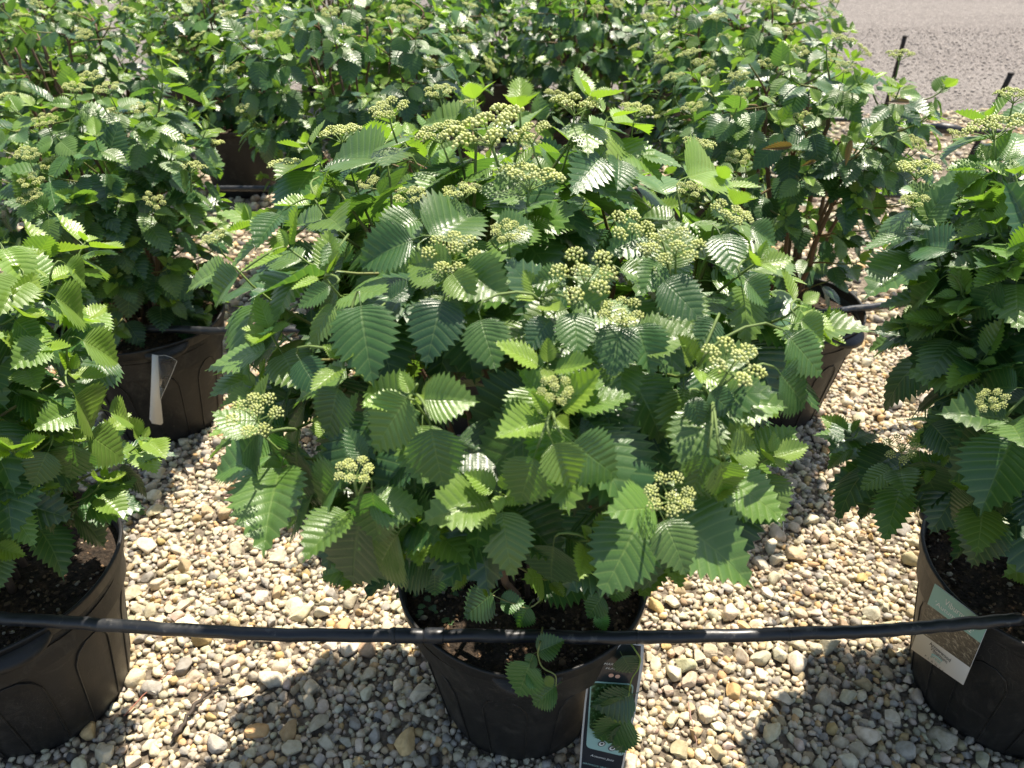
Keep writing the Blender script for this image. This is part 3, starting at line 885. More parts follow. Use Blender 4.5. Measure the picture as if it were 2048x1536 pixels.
def ridge_mesh(a0, da):
    """an arched raised line moulded in the wall"""
    pts = []
    for t in np.linspace(0, 1, 22):
        if t < 0.36: a, z = -da, 0.02 + t / 0.36 * 0.165
        elif t > 0.64: a, z = da, 0.02 + (1 - t) / 0.36 * 0.165
        else:
            q = (t - 0.36) / 0.28 * math.pi
            a, z = -da * math.cos(q), 0.185 + 0.055 * math.sin(q)
        rr = wall_r(z) + 0.0008
        pts.append((rr * math.cos(a0 + a), rr * math.sin(a0 + a), z))
    v, f = tube(pts, 0.0016, 5)
    return mesh('panel_ridge', v, f, True)
def handle_mesh(a0):
    """moulded grip: a curved lip standing off the wall under the rim"""
    V, F = [], []
    n = 13
    for i in range(n):
        t = i / (n - 1) * 2 - 1
        a = a0 + t * 0.26
        o = 0.020 * (1 - abs(t) ** 2.6)
        sect = [(POTR - 0.001, 0.330), (POTR + o, 0.327 - 0.004 * (1 - t * t)), (POTR + o + 0.001, 0.318 - 0.008 * (1 - t * t)), (POTR + o - 0.003, 0.316 - 0.008 * (1 - t * t)), (POTR - 0.003, 0.315)]
        for (rr, z) in sect: V.append((rr * math.cos(a), rr * math.sin(a), z))
    for i in range(n - 1):
        for k in range(4): F.append((i * 5 + k, i * 5 + k + 1, i * 5 + k + 6, i * 5 + k + 5))
    return mesh('handle', V, F, True)
RIDGES = [ridge_mesh(2 * math.pi * (i + 0.5) / 9, 0.20) for i in range(9)]
for m_ in RIDGES: m_.materials.append(M_pot)
def soil_mesh(seed):
    r = np.random.default_rng(seed)
    V, F = [(0, 0, 0.012)], []
    nr, ns = 11, 44
    for i in range(1, nr + 1):
        rad = (POTR - 0.0075) * i / nr
        for k in range(ns):
            a = 2 * math.pi * k / ns
            z = 0.012 * (1 - (i / nr) ** 2) + r.normal(0, 0.0022) * (i < nr) + 0.004 * math.sin(3 * a + seed) * (i / nr)
            V.append((rad * math.cos(a), rad * math.sin(a), z))
    for k in range(ns): F.append((0, 1 + k, 1 + (k + 1) % ns))
    for i in range(nr - 1):
        for k in range(ns):
            a_, b_ = 1 + i * ns + k, 1 + i * ns + (k + 1) % ns
            F.append((a_, a_ + ns, b_ + ns, b_))
    V = np.array(V); V[:, 2] += SOILZ
    return mesh('soil', V, F, True)
def chip_mesh(seed, n):
    r = np.random.default_rng(seed)
    P = Parts()
    for i in range(n):
        a, rad = r.uniform(0, 6.283), (POTR - 0.016) * math.sqrt(r.random())
        s = r.uniform(0.0015, 0.0048) * (1 if r.random() < .85 else 1.7)
        q = Matrix.Rotation(r.uniform(0, 6.28), 3, 'Z') @ Matrix.Rotation(r.uniform(-.7, .7), 3, 'X')
        V = (ICO1 * [1.0, r.uniform(.4, .9), r.uniform(.3, .7)] * s * r.uniform(0.75, 1.2, (12, 1))) @ np.array(q).T
        z = SOILZ + 0.012 * (1 - (rad / POTR) ** 2) + 0.0012
        t = r.random()
        col = np.array([0.045, 0.030, 0.020]) if t < .55 else np.array([0.15, 0.095, 0.055]) if t < .9 else np.array([0.36, 0.30, 0.22])
        P.add(V + [rad * math.cos(a), rad * math.sin(a), z], ICO1F, col * r.uniform(.7, 1.3))
    return P.mesh('bark_chip', False)

# ------------------------------------------------------------------ assemble the shrubs
def joined_leaves(items, lod, origin):
    """one mesh of many leaves"""
    Vs, Fs3, Us, Cs = [], [], [], []
    n = 0
    flat, tot = [], []
    for (Mx, pos, s, t, va) in items:
        V, F, UV = TEMPL[lod][va]
        W = (V * s) @ Mx.T + (pos - origin)
        Vs.append(W); Us.append(UV); Cs.append(np.tile(t, (len(V), 1)))
        fa = FARR[lod][va]
        Fs3.append(fa + n)
        n += len(V)
    me = mesh('foliage', np.concatenate(Vs), [np.concatenate(Fs3)], True, uv=np.concatenate(Us), col=np.concatenate(Cs))
    me.materials.append(M_leaf_s)
    return me
FARR = {l: [np.array(F) for (V, F, UV) in TEMPL[l]] for l in (0, 1, 2)}
pot_variants = [pot_mesh(900 + i) for i in range(5)]
soil_variants = [soil_mesh(i) for i in range(3)]
for m_ in pot_variants: m_.materials.append(M_pot)
for m_ in soil_variants: m_.materials.append(M_soil)
GRP = 'potted shrubs set out in rows'
n_obj = 0
for i, p in enumerate(ROWS):
    k = p['k']
    root = empty('potted_shrub', (p['x'], p['y'], 0))
    if k in LABELS: tag(root, LABELS[k][0], 'potted shrub', GRP)
    else: tag(root, GROUPS[k[0]][0], 'potted shrub', GROUPS[k[0]][1])
    origin = np.array([p['x'], p['y'], 0.0])
    pot = link('pot', pot_variants[i % 5], root)
    near = k in ('L', 'C', 'R', 'BL', 'BR')
    if near:
        for m_ in RIDGES: link('panel_ridge', m_, pot)
        for a0 in (-math.pi / 2 + 0.02 if k == 'C' else -0.9, math.pi / 2 if k == 'C' else 2.2):
            link('handle', handle_mesh(a0), pot, M_pot)
    soil = link('soil', soil_variants[i % 3], root)
    if near or k == '4b':
        c = link('bark_chip', chip_mesh(i, 1500 if k in ('C', 'R', 'L') else 600), soil, M_chip)
        c['kind'] = 'stuff'
    stems, leaves, clusters = GROWN[k]
    for s in stems:
        me = s.mesh('stem'); me.vertices.foreach_set('co', (np.concatenate(s.V) - origin).astype(np.float32).ravel())
        link('stem', me, root, M_stem)
    sco = np.array(SCORE[k])
    order = np.argsort(-sco)
    pick = [j for j in order[:300] if sco[j] > (12 if k[0] in '456' else 0)]
    rest = [j for j in range(len(leaves)) if j not in set(pick)]
    fam = 'hero' if p['lod'] == 0 else p['lod']
    for j in pick:
        Mx, pos, s, t, va = leaves[j]
        o = bpy.data.objects.new('leaf', LEAFME[fam][va])
        C.objects.link(o)
        o.parent = root
        m4 = Matrix.Identity(4)
        for a in range(3):
            for b in range(3): m4[a][b] = Mx[a, b] * s
            m4[a][3] = pos[a] - origin[a]
        o.matrix_basis = m4
        o.color = (*[float(x) for x in t], 1)
        n_obj += 1
    if rest:
        o = link('foliage', joined_leaves([leaves[j] for j in rest], p['lod'], origin), root)
        o['kind'] = 'stuff'
    for q, (pos, d, s) in enumerate(clusters):
        b, st = CLUSTERS[(q + i) % 5]
        so = link('flower_cluster', st, root)
        z = Vector(d); rot = z.to_track_quat('Z', 'Y').to_matrix().to_4x4()
        so.matrix_basis = Matrix.Translation(Vector(pos - origin)) @ rot @ Matrix.Rotation(q * 1.3, 4, 'Z') @ Matrix.Scale(float(s), 4)
        bo = link('flower_bud', b, so)
        bo['kind'] = 'stuff'

# ------------------------------------------------------------------ gravel
def stone_shape(V, r, facets):
    W = V * [1.0, r.uniform(.55, .95), r.uniform(.5, .85)]
    W = W * (1 + 0.10 * np.sin(W @ r.uniform(-3, 3, 3) + r.uniform(0, 6))[:, None])
    for f in range(facets):
        n_ = norm(r.normal(0, 1, 3)); d = r.uniform(.30, .62)
        e = W @ n_ - d
        W = W - np.outer(np.clip(e, 0, None) * 0.985, n_)
    return W
r = np.random.default_rng(21)
ICO3, ICO3F = ico(3)
STONE_HI = [stone_shape(ICO3, r, 13) for _ in range(14)]
STONE_MID = [stone_shape(ICO2, r, 11) for _ in range(24)]
STONE_LOW = [stone_shape(ICO1, r, 3) for _ in range(24)]
def stone_color(r, n):
    t = r.random(n)
    base = np.array([0.64, 0.555, 0.41])[None] * r.uniform(0.70, 1.16, (n, 1)) * (1 + r.normal(0, .035, (n, 3)))
    base[t < .07] *= [0.95, 0.76, 0.52]
    base[(t > .07) & (t < .18)] = np.array([0.43, 0.395, 0.345]) * r.uniform(.7, 1.1, (((t > .07) & (t < .18)).sum(), 1))
    base[(t > .18) & (t < .27)] *= [0.78, 0.70, 0.60]
    base[t > .985] = [0.13, 0.125, 0.12]
    return base
# dart throwing: big stones first, small ones between
class Hash:
    def __init__(s, c): s.c, s.d = c, {}
    def near(s, x, y):
        i, j = int(x // s.c), int(y // s.c)
        for a in (i - 1, i, i + 1):
            for b in (j - 1, j, j + 1):
                yield from s.d.get((a, b), ())
    def add(s, x, y, r_): s.d.setdefault((int(x // s.c), int(y // s.c)), []).append((x, y, r_))
def throw(sets, regions, rng_, gap, inside):
    H = Hash(0.05); out = []
    for (r0, r1, n_) in sets:
        X = rng_.random((n_, 3))
        for a, b, c in X:
            # choose region by area
            reg = regions[min(len(regions) - 1, int(np.searchsorted(regions_cum, c)))]
            x = reg[0] + a * (reg[1] - reg[0]); y = reg[2] + b * (reg[3] - reg[2])
            if not inside(x, y): continue
            rr = r0 + (r1 - r0) * rng_.random() ** 1.6
            ok = True
            for (x2, y2, r2) in H.near(x, y):
                m_ = (rr + r2) * gap
                if (x - x2) ** 2 + (y - y2) ** 2 < m_ * m_: ok = False; break
            if ok:
                H.add(x, y, rr); out.append((x, y, rr))
    return out
pots_xy = [(p['x'], p['y']) for p in ROWS]
def seen(x, y):
    for (a, b) in pots_xy:
        if (x - a) ** 2 + (y - b) ** 2 < (POTB - 0.004) ** 2: return False
    u, v, f = proj((x, y, 0.0))
    return f > 0.2 and -160 < u < 2200 and -60 < v < 1680
regions = [(-1.5, 1.7, 0.60, 2.3)]
regions_cum = [1.0]
rg = np.random.default_rng(5)
near_st = throw([(0.014, 0.025, 2000), (0.0088, 0.0142, 10000), (0.0060, 0.0088, 28000), (0.0040, 0.0058, 24000)], regions, rg, 0.70, seen)
regions = [(-2.6, 0.4, 2.3, 4.6), (0.4, 3.4, 2.3, 5.6), (0.4, 5.2, 5.6, 8.6)]
ar = np.array([(b - a) * (d - c) for a, b, c, d in regions]); regions_cum = list(np.cumsum(ar) / ar.sum())
far_st = throw([(0.011, 0.022, 14000), (0.008, 0.012, 14000)], regions, rg, 0.85, seen)
def place(items, shapes, faces, rng_, lift):
    n_ = len(items)
    cols = stone_color(rng_, n_)
    Vs = []
    out = []
    for i, (x, y, rr) in enumerate(items):
        a = rng_.uniform(0, 6.283); ca, sa = math.cos(a), math.sin(a)
        tx = rng_.normal(0, 0.28); c2, s2 = math.cos(tx), math.sin(tx)
        M3 = np.array([[ca, -sa, 0], [sa, ca, 0], [0, 0, 1]]) @ np.array([[1, 0, 0], [0, c2, -s2], [0, s2, c2]])
        z = rr * rng_.uniform(0.10, 0.42) + lift * rng_.random()
        c_ = cols[i]
        if y > 5.2 + 0.05 * x: c_ = np.array([0.33, 0.295, 0.27]) * (0.5 + 0.9 * c_[0]); rr *= 0.62
        out.append((int(rng_.integers(0, len(shapes))), M3, np.array([x, y, z]), rr * 1.38, c_))
    return out
near_pl = place(near_st, STONE_MID, ICO2F, rg, 0.004)
far_pl = place(far_st, STONE_LOW, ICO1F, rg, 0.002)
# an under-layer of smaller chips fills the joints between the stones
ub = rg.random((15000, 3)); under = []
for a, b, c in ub:
    x, y = -1.5 + 3.2 * a, 0.60 + 1.7 * b
    if seen(x, y): under.append((x, y, 0.0052 + 0.0048 * c))
for (x0, x1, y0, y1, n_) in ((-2.6, 2.6, 0.15, 2.3, 9000), (-4.6, -1.5, 2.3, 6.2, 5000), (-1.5, 2.0, 2.3, 4.6, 2500)):
    for a, b, c in rg.random((n_, 3)):                   # the bed goes on past the frame
        x, y = x0 + (x1 - x0) * a, y0 + (y1 - y0) * b
        if not (seen(x, y) and y < 2.3) and all((x - px) ** 2 + (y - py) ** 2 > 0.021 for px, py in pots_xy): under.append((x, y, 0.010 + 0.011 * c))
under_pl = [(vi, M3, pos * [1, 1, 0] + [0, 0, s_ * (0.05 if s_ < 0.0125 else 0.25)], s_, c_ * (0.82 if s_ < 0.0125 else 1.0)) for (vi, M3, pos, s_, c_) in place(under, STONE_LOW, ICO1F, rg, 0.0)]
# the 300 stones that show largest are parts of the ground, one by one
sc_ = []
for i, (vi, M3, pos, s, c) in enumerate(near_pl):
    u, v, f = proj(pos)
    vis = (-20 < u < 2068 and 850 < v < 1556)
    if vis:
        d = Vector(pos) - org; L = d.length
        if bvh.ray_cast(org, d / L, L - 0.01)[2] is not None: vis = False
        else:
            for (a, b) in pots_xy[:3]:
                if (pos[0] - a) ** 2 + (pos[1] - b) ** 2 < 0.17 ** 2: vis = False
    sc_.append(s / f if vis else 0)
top = set(np.argsort(-np.array(sc_))[:300].tolist())
STONEME = []
for W in STONE_HI:
    me = mesh('stone', W, ICO3F, True); me.materials.append(M_stone_o); STONEME.append(me)
for i in top:
    vi, M3, pos, s, c = near_pl[i]
    o = link('stone', STONEME[vi % len(STONEME)], ground)
    m4 = Matrix.Identity(4)
    for a in range(3):
        for b in range(3): m4[a][b] = M3[a, b] * s
        m4[a][3] = pos[a]
    o.matrix_basis = m4
    o.color = (*[float(x) for x in c], 1)
def join_stones(name, items, shapes, faces):
    nv = len(shapes[0])
    S = np.array(shapes)
    idx = np.array([it[0] for it in items]); M = np.array([it[1] for it in items]); P = np.array([it[2] for it in items])
    s = np.array([it[3] for it in items]); c = np.array([it[4] for it in items])
    W = np.einsum('nij,nvj->nvi', M, S[idx] * s[:, None, None]) + P[:, None, :]
    F = (faces[None] + (np.arange(len(items)) * nv)[:, None, None]).reshape(-1, 3)
    return mesh(name, W.reshape(-1, 3), F, True, col=np.repeat(c, nv, axis=0))
rest = [it for i, it in enumerate(near_pl) if i not in top]
big = [it for it in rest if it[3] > 0.0125]; small = [it for it in rest if it[3] <= 0.0125]
small = [(it[0] % len(STONE_LOW), *it[1:]) for it in small]
me1 = join_stones('gravel', big, STONE_MID, ICO2F)
allow = small + far_pl + under_pl
me2 = join_stones('gravel_low', allow, STONE_LOW, ICO1F)
bm = bmesh.new(); bm.from_mesh(me1); bm.from_mesh(me2)
g_me = bpy.data.meshes.new('gravel'); bm.to_mesh(g_me); bm.free()
bpy.data.meshes.remove(me1); bpy.data.meshes.remove(me2)
gv = link('gravel', g_me, ground, M_stone_s); gv['kind'] = 'stuff'
print('leaf objects', n_obj, 'stones', len(near_pl), len(big), len(small), len(far_pl), 'gravel tris', len(g_me.polygons))

# ------------------------------------------------------------------ drip hoses
HR = 0.0102
def hose(name, pts, label, rad=HR, ends=(), per=10):
    path = spline(pts, per)
    root = empty(name, tuple(path[len(path) // 2]))
    o0 = path[len(path) // 2]
    rr = np.random.default_rng(len(pts))
    path = path + rr.normal(0, 0.0006, path.shape)
    v, f = tube(path - o0, rad, 16)
    link('hose_pipe', mesh('hose_pipe', v, f), root, M_hose)
    return tag(root, label, 'hose', 'drip hoses laid along the rows'), path, o0
def collar(root, path, o0, u, length, rad, name='collar', sides=16):
    us = np.array([proj(q)[0] for q in path]); i = int(np.argmin(abs(us - u)))
    i = min(max(i, 1), len(path) - 2)
    T = norm(path[i + 1] - path[i - 1]); c = path[i] - o0
    k = np.array([-.5, -.46, -.2, .1, .44, .5])
    v, f = tube([c + T * length * a for a in k], [rad * .9, rad, rad * 1.01, rad, rad, rad * .9], sides)
    return link(name, mesh(name, v, f), root, M_hose)
hz = 0.353
h1, pth, o0 = hose('drip_hose', [on_z(u, v, hz - 0.002 * (abs(u - 500) < 300)) for u, v in ((-420, 1206), (-200, 1222), (0, 1236), (250, 1252), (500, 1267), (760, 1271), (1030, 1272), (1250, 1275), (1500, 1270), (1750, 1262), (1900, 1250), (2038, 1238))],
                   'black drip hose lying across the pots tagged charcoal and teal', 0.0103)
collar(h1, pth, o0, 820, 0.055, 0.0118); collar(h1, pth, o0, 792, 0.006, 0.0128); collar(h1, pth, o0, 868, 0.030, 0.0125); collar(h1, pth, o0, 1277, 0.004, 0.0110); collar(h1, pth, o0, 1585, 0.004, 0.0108)
h2, pth, o0 = hose('drip_hose', [on_z(u, v, 0.352) for u, v in ((-500, 640), (0, 648), (250, 655), (450, 662), (560, 662), (900, 655), (1300, 645), (1640, 626), (1700, 619), (1800, 608), (1880, 600), (2050, 580), (2300, 552))],
                   'black drip hose crossing the pots of the white-strip and sparse shrubs')
collar(h2, pth, o0, 1786, 0.008, 0.0135)
h3, pth, o0 = hose('drip_hose', [on_z(u, v, 0.345) for u, v in ((-200, 372), (400, 376), (1000, 380), (1500, 386), (1880, 392), (1930, 393), (2060, 396))],
                   'black drip hose between the ones crossing the white-strip pot and the taped coupling')
h4, pth, o0 = hose('drip_hose', [on_z(u, v, 0.33) for u, v in ((100, 236), (700, 236), (1300, 237), (1640, 238), (1740, 242), (1830, 248), (1890, 257), (1960, 262), (2010, 264))],
                   'black drip hose with a thick taped coupling, ending at the tilted stake', 0.0115)
us = np.array([proj(q)[0] for q in pth]); ii = [int(np.argmin(abs(us - u))) for u in (1862, 1885, 1905, 1925)]
v, f = tube([pth[j] - o0 for j in ii], [0.012, 0.026, 0.024, 0.012], 12)
link('coupling', mesh('coupling', v, f), h4, M_hose)

# ------------------------------------------------------------------ stakes
M_stake = plain('rusty_stake', (0.030, 0.026, 0.024), 0.7, 0.3, 60.0)
def stake(top, foot, rad, label):
    o0 = np.array([foot[0], foot[1], 0.0])
    path = [np.array(foot) + (np.array(top) - np.array(foot)) * t - o0 for t in np.linspace(-0.08, 1, 14)]
    root = empty('stake', tuple(o0))
    v, f = tube(path, [rad * (1 + 0.05 * (i % 2)) for i in range(14)], 8)
    link('shaft', mesh('shaft', v, f, True), root, M_stake)
    v, f = tube([path[-1] - [0, 0, .004], path[-1] + [0, 0, .003], path[-1] + [0, 0, .005]], [rad * 1.12, rad * 1.15, rad * .9], 8)
    link('cap', mesh('cap', v, f, True), root, M_stake)
    tag(root, label, 'stake', 'stakes at the ends of the hose rows')
def at_y(u, v, Y):
    d = ray(u, v); return Vector((0, 0, CAMH)) + d * (Y / d.y)
t1 = at_y(1810, 73, 4.79); stake(t1[:], (t1.x - 0.01, t1.y, 0), 0.0125, 'dark metal stake standing upright near the hindmost hose end')
t2 = at_y(2022, 147, 3.83); stake(t2[:], (t2.x - 0.10, t2.y - 0.02, 0), 0.0125, 'dark metal stake tilted at the end of the taped-coupling hose')
t3 = at_y(1758, 232, 3.83); stake((t3.x, t3.y - .02, 0.36), (t3.x - 0.05, t3.y, 0), 0.009, 'short dark peg holding up the taped-coupling hose')

# ------------------------------------------------------------------ tags
M_white = plain('white_tag_plastic', (0.66, 0.65, 0.62), 0.45, 0.4, 30.0, 0.06)
M_char = plain('charcoal_print', (0.022, 0.026, 0.034), 0.28, 0.5)
M_teal = plain('teal_print', (0.20, 0.42, 0.38), 0.35, 0.45)
M_teal2 = plain('pale_teal_print', (0.30, 0.50, 0.47), 0.35, 0.45)
M_ink = plain('dark_ink', (0.035, 0.035, 0.035), 0.5, 0.3)
M_lt = plain('white_ink', (0.72, 0.74, 0.72), 0.45, 0.3)
M_orange = plain('orange_ink', (0.62, 0.36, 0.27), 0.45, 0.3)
def picture_material(name, a, b, c, scale, stretch):
    g = NT(name)
    mp = g.n('ShaderNodeMapping'); mp.inputs['Scale'].default_value = stretch; mp.inputs['Rotation'].default_value = (0.3, 0.5, 0.9); g.l(worldpos(g), mp.inputs[0])
    n_ = g.noise(scale, 4, 0.65, mp.outputs[0], 0.6)
    col = g.ramp(n_, [(0.38, a), (0.55, b), (0.70, c)])
    return g.done(g.bsdf(col, 0.3, 0.5))
M_photo = picture_material('printed_photo_grasses', (0.018, 0.016, 0.014), (0.075, 0.065, 0.05), (0.36, 0.33, 0.27), 260.0, (1.0, 0.35, 1.0))
M_photo2 = picture_material('printed_photo_leaves', (0.015, 0.03, 0.012), (0.04, 0.10, 0.03), (0.22, 0.36, 0.24), 150.0, (1, 1, 1))
def poly(name, pts, off, n_, parent, mat, thick=0.0):
    V = [Vector(p) + n_ * off for p in pts]
    o0 = parent.location
    k = len(V)
    if thick:
        VV = [v - o0 for v in V] + [v - n_ * thick - o0 for v in V]
        F = [tuple(range(k)), tuple(range(k, 2 * k))[::-1]] + [(i, i + k, (i + 1) % k + k, (i + 1) % k) for i in range(k)]
    else:
        VV = [v - o0 for v in V]; F = [tuple(range(k))]
    return link(name, mesh(name, [tuple(v) for v in VV], F, False), parent, mat)
def text(name, body, pos, ex, ey, n_, height, width, parent, mat, off):
    cu = bpy.data.curves.new('text', 'FONT'); cu.body = body; cu.size = 1.0; cu.resolution_u = 2
    to = bpy.data.objects.new('text_tmp', cu); C.objects.link(to)
    dg = bpy.context.evaluated_depsgraph_get()
    me = bpy.data.meshes.new_from_object(to.evaluated_get(dg))
    bpy.data.objects.remove(to); bpy.data.curves.remove(cu)
    co = np.array([v.co[:] for v in me.vertices])
    lo, hi = co.min(0), co.max(0)
    sx = width / (hi[0] - lo[0]); sy = height / (hi[1] - lo[1])
    P = [pos + ex * float((c[0] - lo[0]) * sx) + ey * float((c[1] - lo[1]) * sy) + n_ * off - parent.location for c in co]
    me.vertices.foreach_set('co', np.array([p[:] for p in P], dtype=np.float32).ravel()); me.update()
    me.materials.clear()
    return link(name, me, parent, mat)
def rounded(pts, rad, k=5):
    out = []
    n_ = len(pts)
    for i in range(n_):
        p, a, b = Vector(pts[i]), Vector(pts[i - 1]), Vector(pts[(i + 1) % n_])
        da, db = (a - p).normalized() * rad, (b - p).normalized() * rad
        for j in range(k + 1):
            t = j / k
            out.append((p + da) * (1 - t) ** 2 + p * 2 * t * (1 - t) + (p + db) * t * t)
    return out
# charcoal tag hanging in front of the middle pot
top_p = on_z(1262, 1289, 0.336)
n1 = Vector((0.05, -1, 0.10)).normalized()
def T1(u, v): return on_plane(u, v, top_p, n1)
tg = empty('plant_tag', tuple(T1(1200, 1560)))
out = [(1240, 1287), (1262, 1286), (1288, 1290), (1286, 1330), (1272, 1420), (1252, 1510), (1238, 1580), (1228, 1640), (1150, 1632), (1158, 1545), (1163, 1470), (1169, 1405), (1173, 1372), (1180, 1348), (1192, 1333), (1208, 1322), (1226, 1305)]
pts = [T1(*q) for q in out]
poly('card', pts[::-1], 0.0, n1, tg, M_white, 0.0009)
inn = [(1242, 1289), (1262, 1288.5), (1282, 1292), (1280, 1330), (1267, 1418), (1248, 1508), (1234, 1580), (1225, 1634), (1154, 1627), (1161.5, 1545), (1166.5, 1470), (1172.5, 1405), (1176.5, 1374), (1183, 1350), (1194, 1335.5), (1210, 1324), (1227.5, 1307)]
poly('printed_face', [T1(*q) for q in inn][::-1], 0.0005, n1, tg, M_char)
pan = rounded([T1(1181, 1361), (T1(1268, 1367)), T1(1247, 1512), T1(1172, 1494)], 0.010)
poly('picture_border', pan[::-1], 0.0009, n1, tg, M_teal2)
pan2 = rounded([T1(1183, 1364), T1(1265, 1369), T1(1252, 1466), T1(1178, 1458)], 0.009)
poly('picture', pan2[::-1], 0.0013, n1, tg, M_photo2)
ex1 = (T1(1240, 1518) - T1(1175, 1502)).normalized(); ey1 = n1.cross(ex1).normalized()
if ey1.z < 0: ey1 = -ey1
def disc(c, rad, off, mat, name, ring=None):
    V = [c + ex1 * (rad * math.cos(a)) + ey1 * (rad * math.sin(a)) for a in np.linspace(0, 2 * math.pi, 20, endpoint=False)]
    return poly(name, [v for v in V], off, n1, tg, mat)
for (u, v) in ((1203, 1486), (1224, 1495)):
    c = T1(u, v)
    disc(c, 0.0068, 0.0017, M_ink, 'icon')
    disc(c, 0.0050, 0.0020, M_lt, 'icon')
    disc(c + ey1 * 0.001, 0.0026, 0.0023, M_ink, 'icon')
for (u, v) in ((1222, 1350), (1235, 1352)): disc(T1(u, v), 0.0042, 0.0010, M_orange, 'icon')
exT = (T1(1262, 1332) - T1(1205, 1329)).normalized(); eyT = ey1
text('lettering', 'MARLAND', T1(1207, 1328.5), exT, eyT, n1, 0.0048, 0.036, tg, M_lt, 0.0010)
text('lettering', 'PLANTS', T1(1211, 1337), exT, eyT, n1, 0.0036, 0.028, tg, M_lt, 0.0010)
text('lettering', 'Autumn Jazz', T1(1179, 1512), ex1, ey1, n1, 0.0065, 0.045, tg, M_lt, 0.0010)
text('lettering', 'ARROWWOOD VIBURNUM', T1(1164, 1526), ex1, ey1, n1, 0.0045, 0.055, tg, M_teal2, 0.0010)
tag(tg, 'charcoal plant tag with rounded teal picture panel hanging on a pot', 'plant tag', 'plant tags')
# teal and white tag on the other pot's wall
A, B = Vector((0.728, 0.93, 0.335)), Vector((0.758, 0.834, 0.335))
e = (B - A).normalized(); n2 = Vector((e.y, -e.x, 0)).normalized()
if n2.dot(Vector((0, 0, CAMH)) - A) < 0: n2 = -n2
A = A + n2 * 0.012
def T2(u, v): return on_plane(u, v, A, n2)
tr = empty('plant_tag', tuple(T2(1900, 1300)))
TL, TR, BR_, BL_ = T2(1870, 1167), T2(1977, 1249), T2(1926, 1370), T2(1822, 1298)
def Q(a, b): return (TL * (1 - a) + TR * a) * (1 - b) + (BL_ * (1 - a) + BR_ * a) * b
poly('card', [TL, BL_, BR_, TR], 0.0, n2, tr, M_white, 0.0009)
poly('title_band', [Q(0, 0), Q(0, .295), Q(1, .295), Q(1, 0)], 0.0004, n2, tr, M_teal)
poly('picture', [Q(0, .295), Q(0, .70), Q(1, .70), Q(1, .295)], 0.0004, n2, tr, M_photo)
ex2 = (TR - TL).normalized(); ey2 = (TL - BL_).normalized()
W2, H2 = (TR - TL).length, (TL - BL_).length
text('lettering', 'Viburnum', Q(.26, .15), ex2, ey2, n2, H2 * .075, W2 * .50, tr, M_lt, 0.0008)
text('lettering', "'Autumn Jazz'", Q(.12, .255), ex2, ey2, n2, H2 * .075, W2 * .72, tr, M_lt, 0.0008)
text('lettering', 'Arrowwood', Q(.27, .775), ex2, ey2, n2, H2 * .05, W2 * .42, tr, M_ink, 0.0008)
text('lettering', 'Viburnum', Q(.31, .83), ex2, ey2, n2, H2 * .05, W2 * .34, tr, M_ink, 0.0008)
text('lettering', 'P  L  A  N  T  S', Q(.27, .965), ex2, ey2, n2, H2 * .025, W2 * .38, tr, M_ink, 0.0008)
text('lettering', 'great', Q(.36, .925), ex2, ey2, n2, H2 * .045, W2 * .20, tr, M_teal, 0.0008)
arc = [Q(.36, .865), Q(.37, .885), Q(.42, .875), Q(.47, .872), Q(.52, .875), Q(.565, .885), Q(.57, .862), Q(.52, .853), Q(.46, .85), Q(.40, .855)]
poly('logo', arc, 0.0009, n2, tr, M_teal2)
tag(tr, 'rectangular plant tag with teal band, grass picture and white foot', 'plant tag', 'plant tags')
# plain white strip with a clear fold on the pot behind
c3 = Vector((BYK['BL']['x'] + 0.02, BYK['BL']['y'] - POTR - 0.012, 0.33))
n3 = Vector((0.1, -1, 0.05)).normalized()
def T3(u, v): return on_plane(u, v, c3, n3)
tw = empty('plant_tag', tuple(T3(310, 840)))
poly('strip', [T3(*q) for q in ((304, 709), (316, 711), (319, 775), (326, 846), (322, 850), (304, 847), (299, 838), (302, 770))], 0.0, n3, tw, M_white, 0.0009)
g = NT('clear_plastic'); M_clear = g.done(g.bsdf((0.9, 0.9, 0.9), 0.08, 0.5, **{'Transmission Weight': 0.97, 'IOR': 1.15}))
poly('clear_fold', [T3(*q) for q in ((317, 711), (330, 710), (344, 715), (354, 722), (345, 745), (334, 770), (321, 799), (319, 770))], 0.0004, n3, tw, M_clear, 0.0008)
edge = [T3(*q) + n3 * 0.001 for q in ((317, 711), (330, 710), (344, 715), (354, 722), (345, 745), (334, 770), (321, 799))]
v, f = tube([p_ - tw.location for p_ in edge], 0.0006, 4)
link('lit_edge', mesh('lit_edge', v, f), tw, M_white)  # white thread paints the light caught along the clear fold's edge
tag(tw, 'plain white plastic strip tag with clear fold on a shaded pot', 'plant tag', 'plant tags')

# ------------------------------------------------------------------ low sprigs over the rim and the tag, dry leaves
ROOTS = {k: [o for o in bpy.data.objects if o.name.startswith('potted_shrub') and abs(o.location.x - BYK[k]['x']) < 1e-4 and abs(o.location.y - BYK[k]['y']) < 1e-4][0] for k in ('C', 'BR', 'L')}
def lone_leaf(k, b, t, tint, va=0, face=None, wide=1.0):
    root = ROOTS[k]
    b, t = np.array(b[:]), np.array(t[:])
    L = np.linalg.norm(t - b); d = (t - b) / L
    nn = norm(norm(np.array([0, 0, CAMH]) - b) + UP * 0.35) if face is None else norm(np.array(face))
    x = norm(np.cross(d, nn)); z = np.cross(x, d)
    sz = L / 1.03
    o = bpy.data.objects.new('leaf', LEAFME['hero'][va]); C.objects.link(o); o.parent = root
    m4 = Matrix.Identity(4)
    pos = b - d * 0.22 * sz - np.array(root.location[:])
    for a in range(3):
        m4[a][0], m4[a][1], m4[a][2], m4[a][3] = x[a] * sz * wide, d[a] * sz, z[a] * sz, pos[a]
    o.matrix_basis = m4
    o.color = (*[float(q) for q in tint], 1)
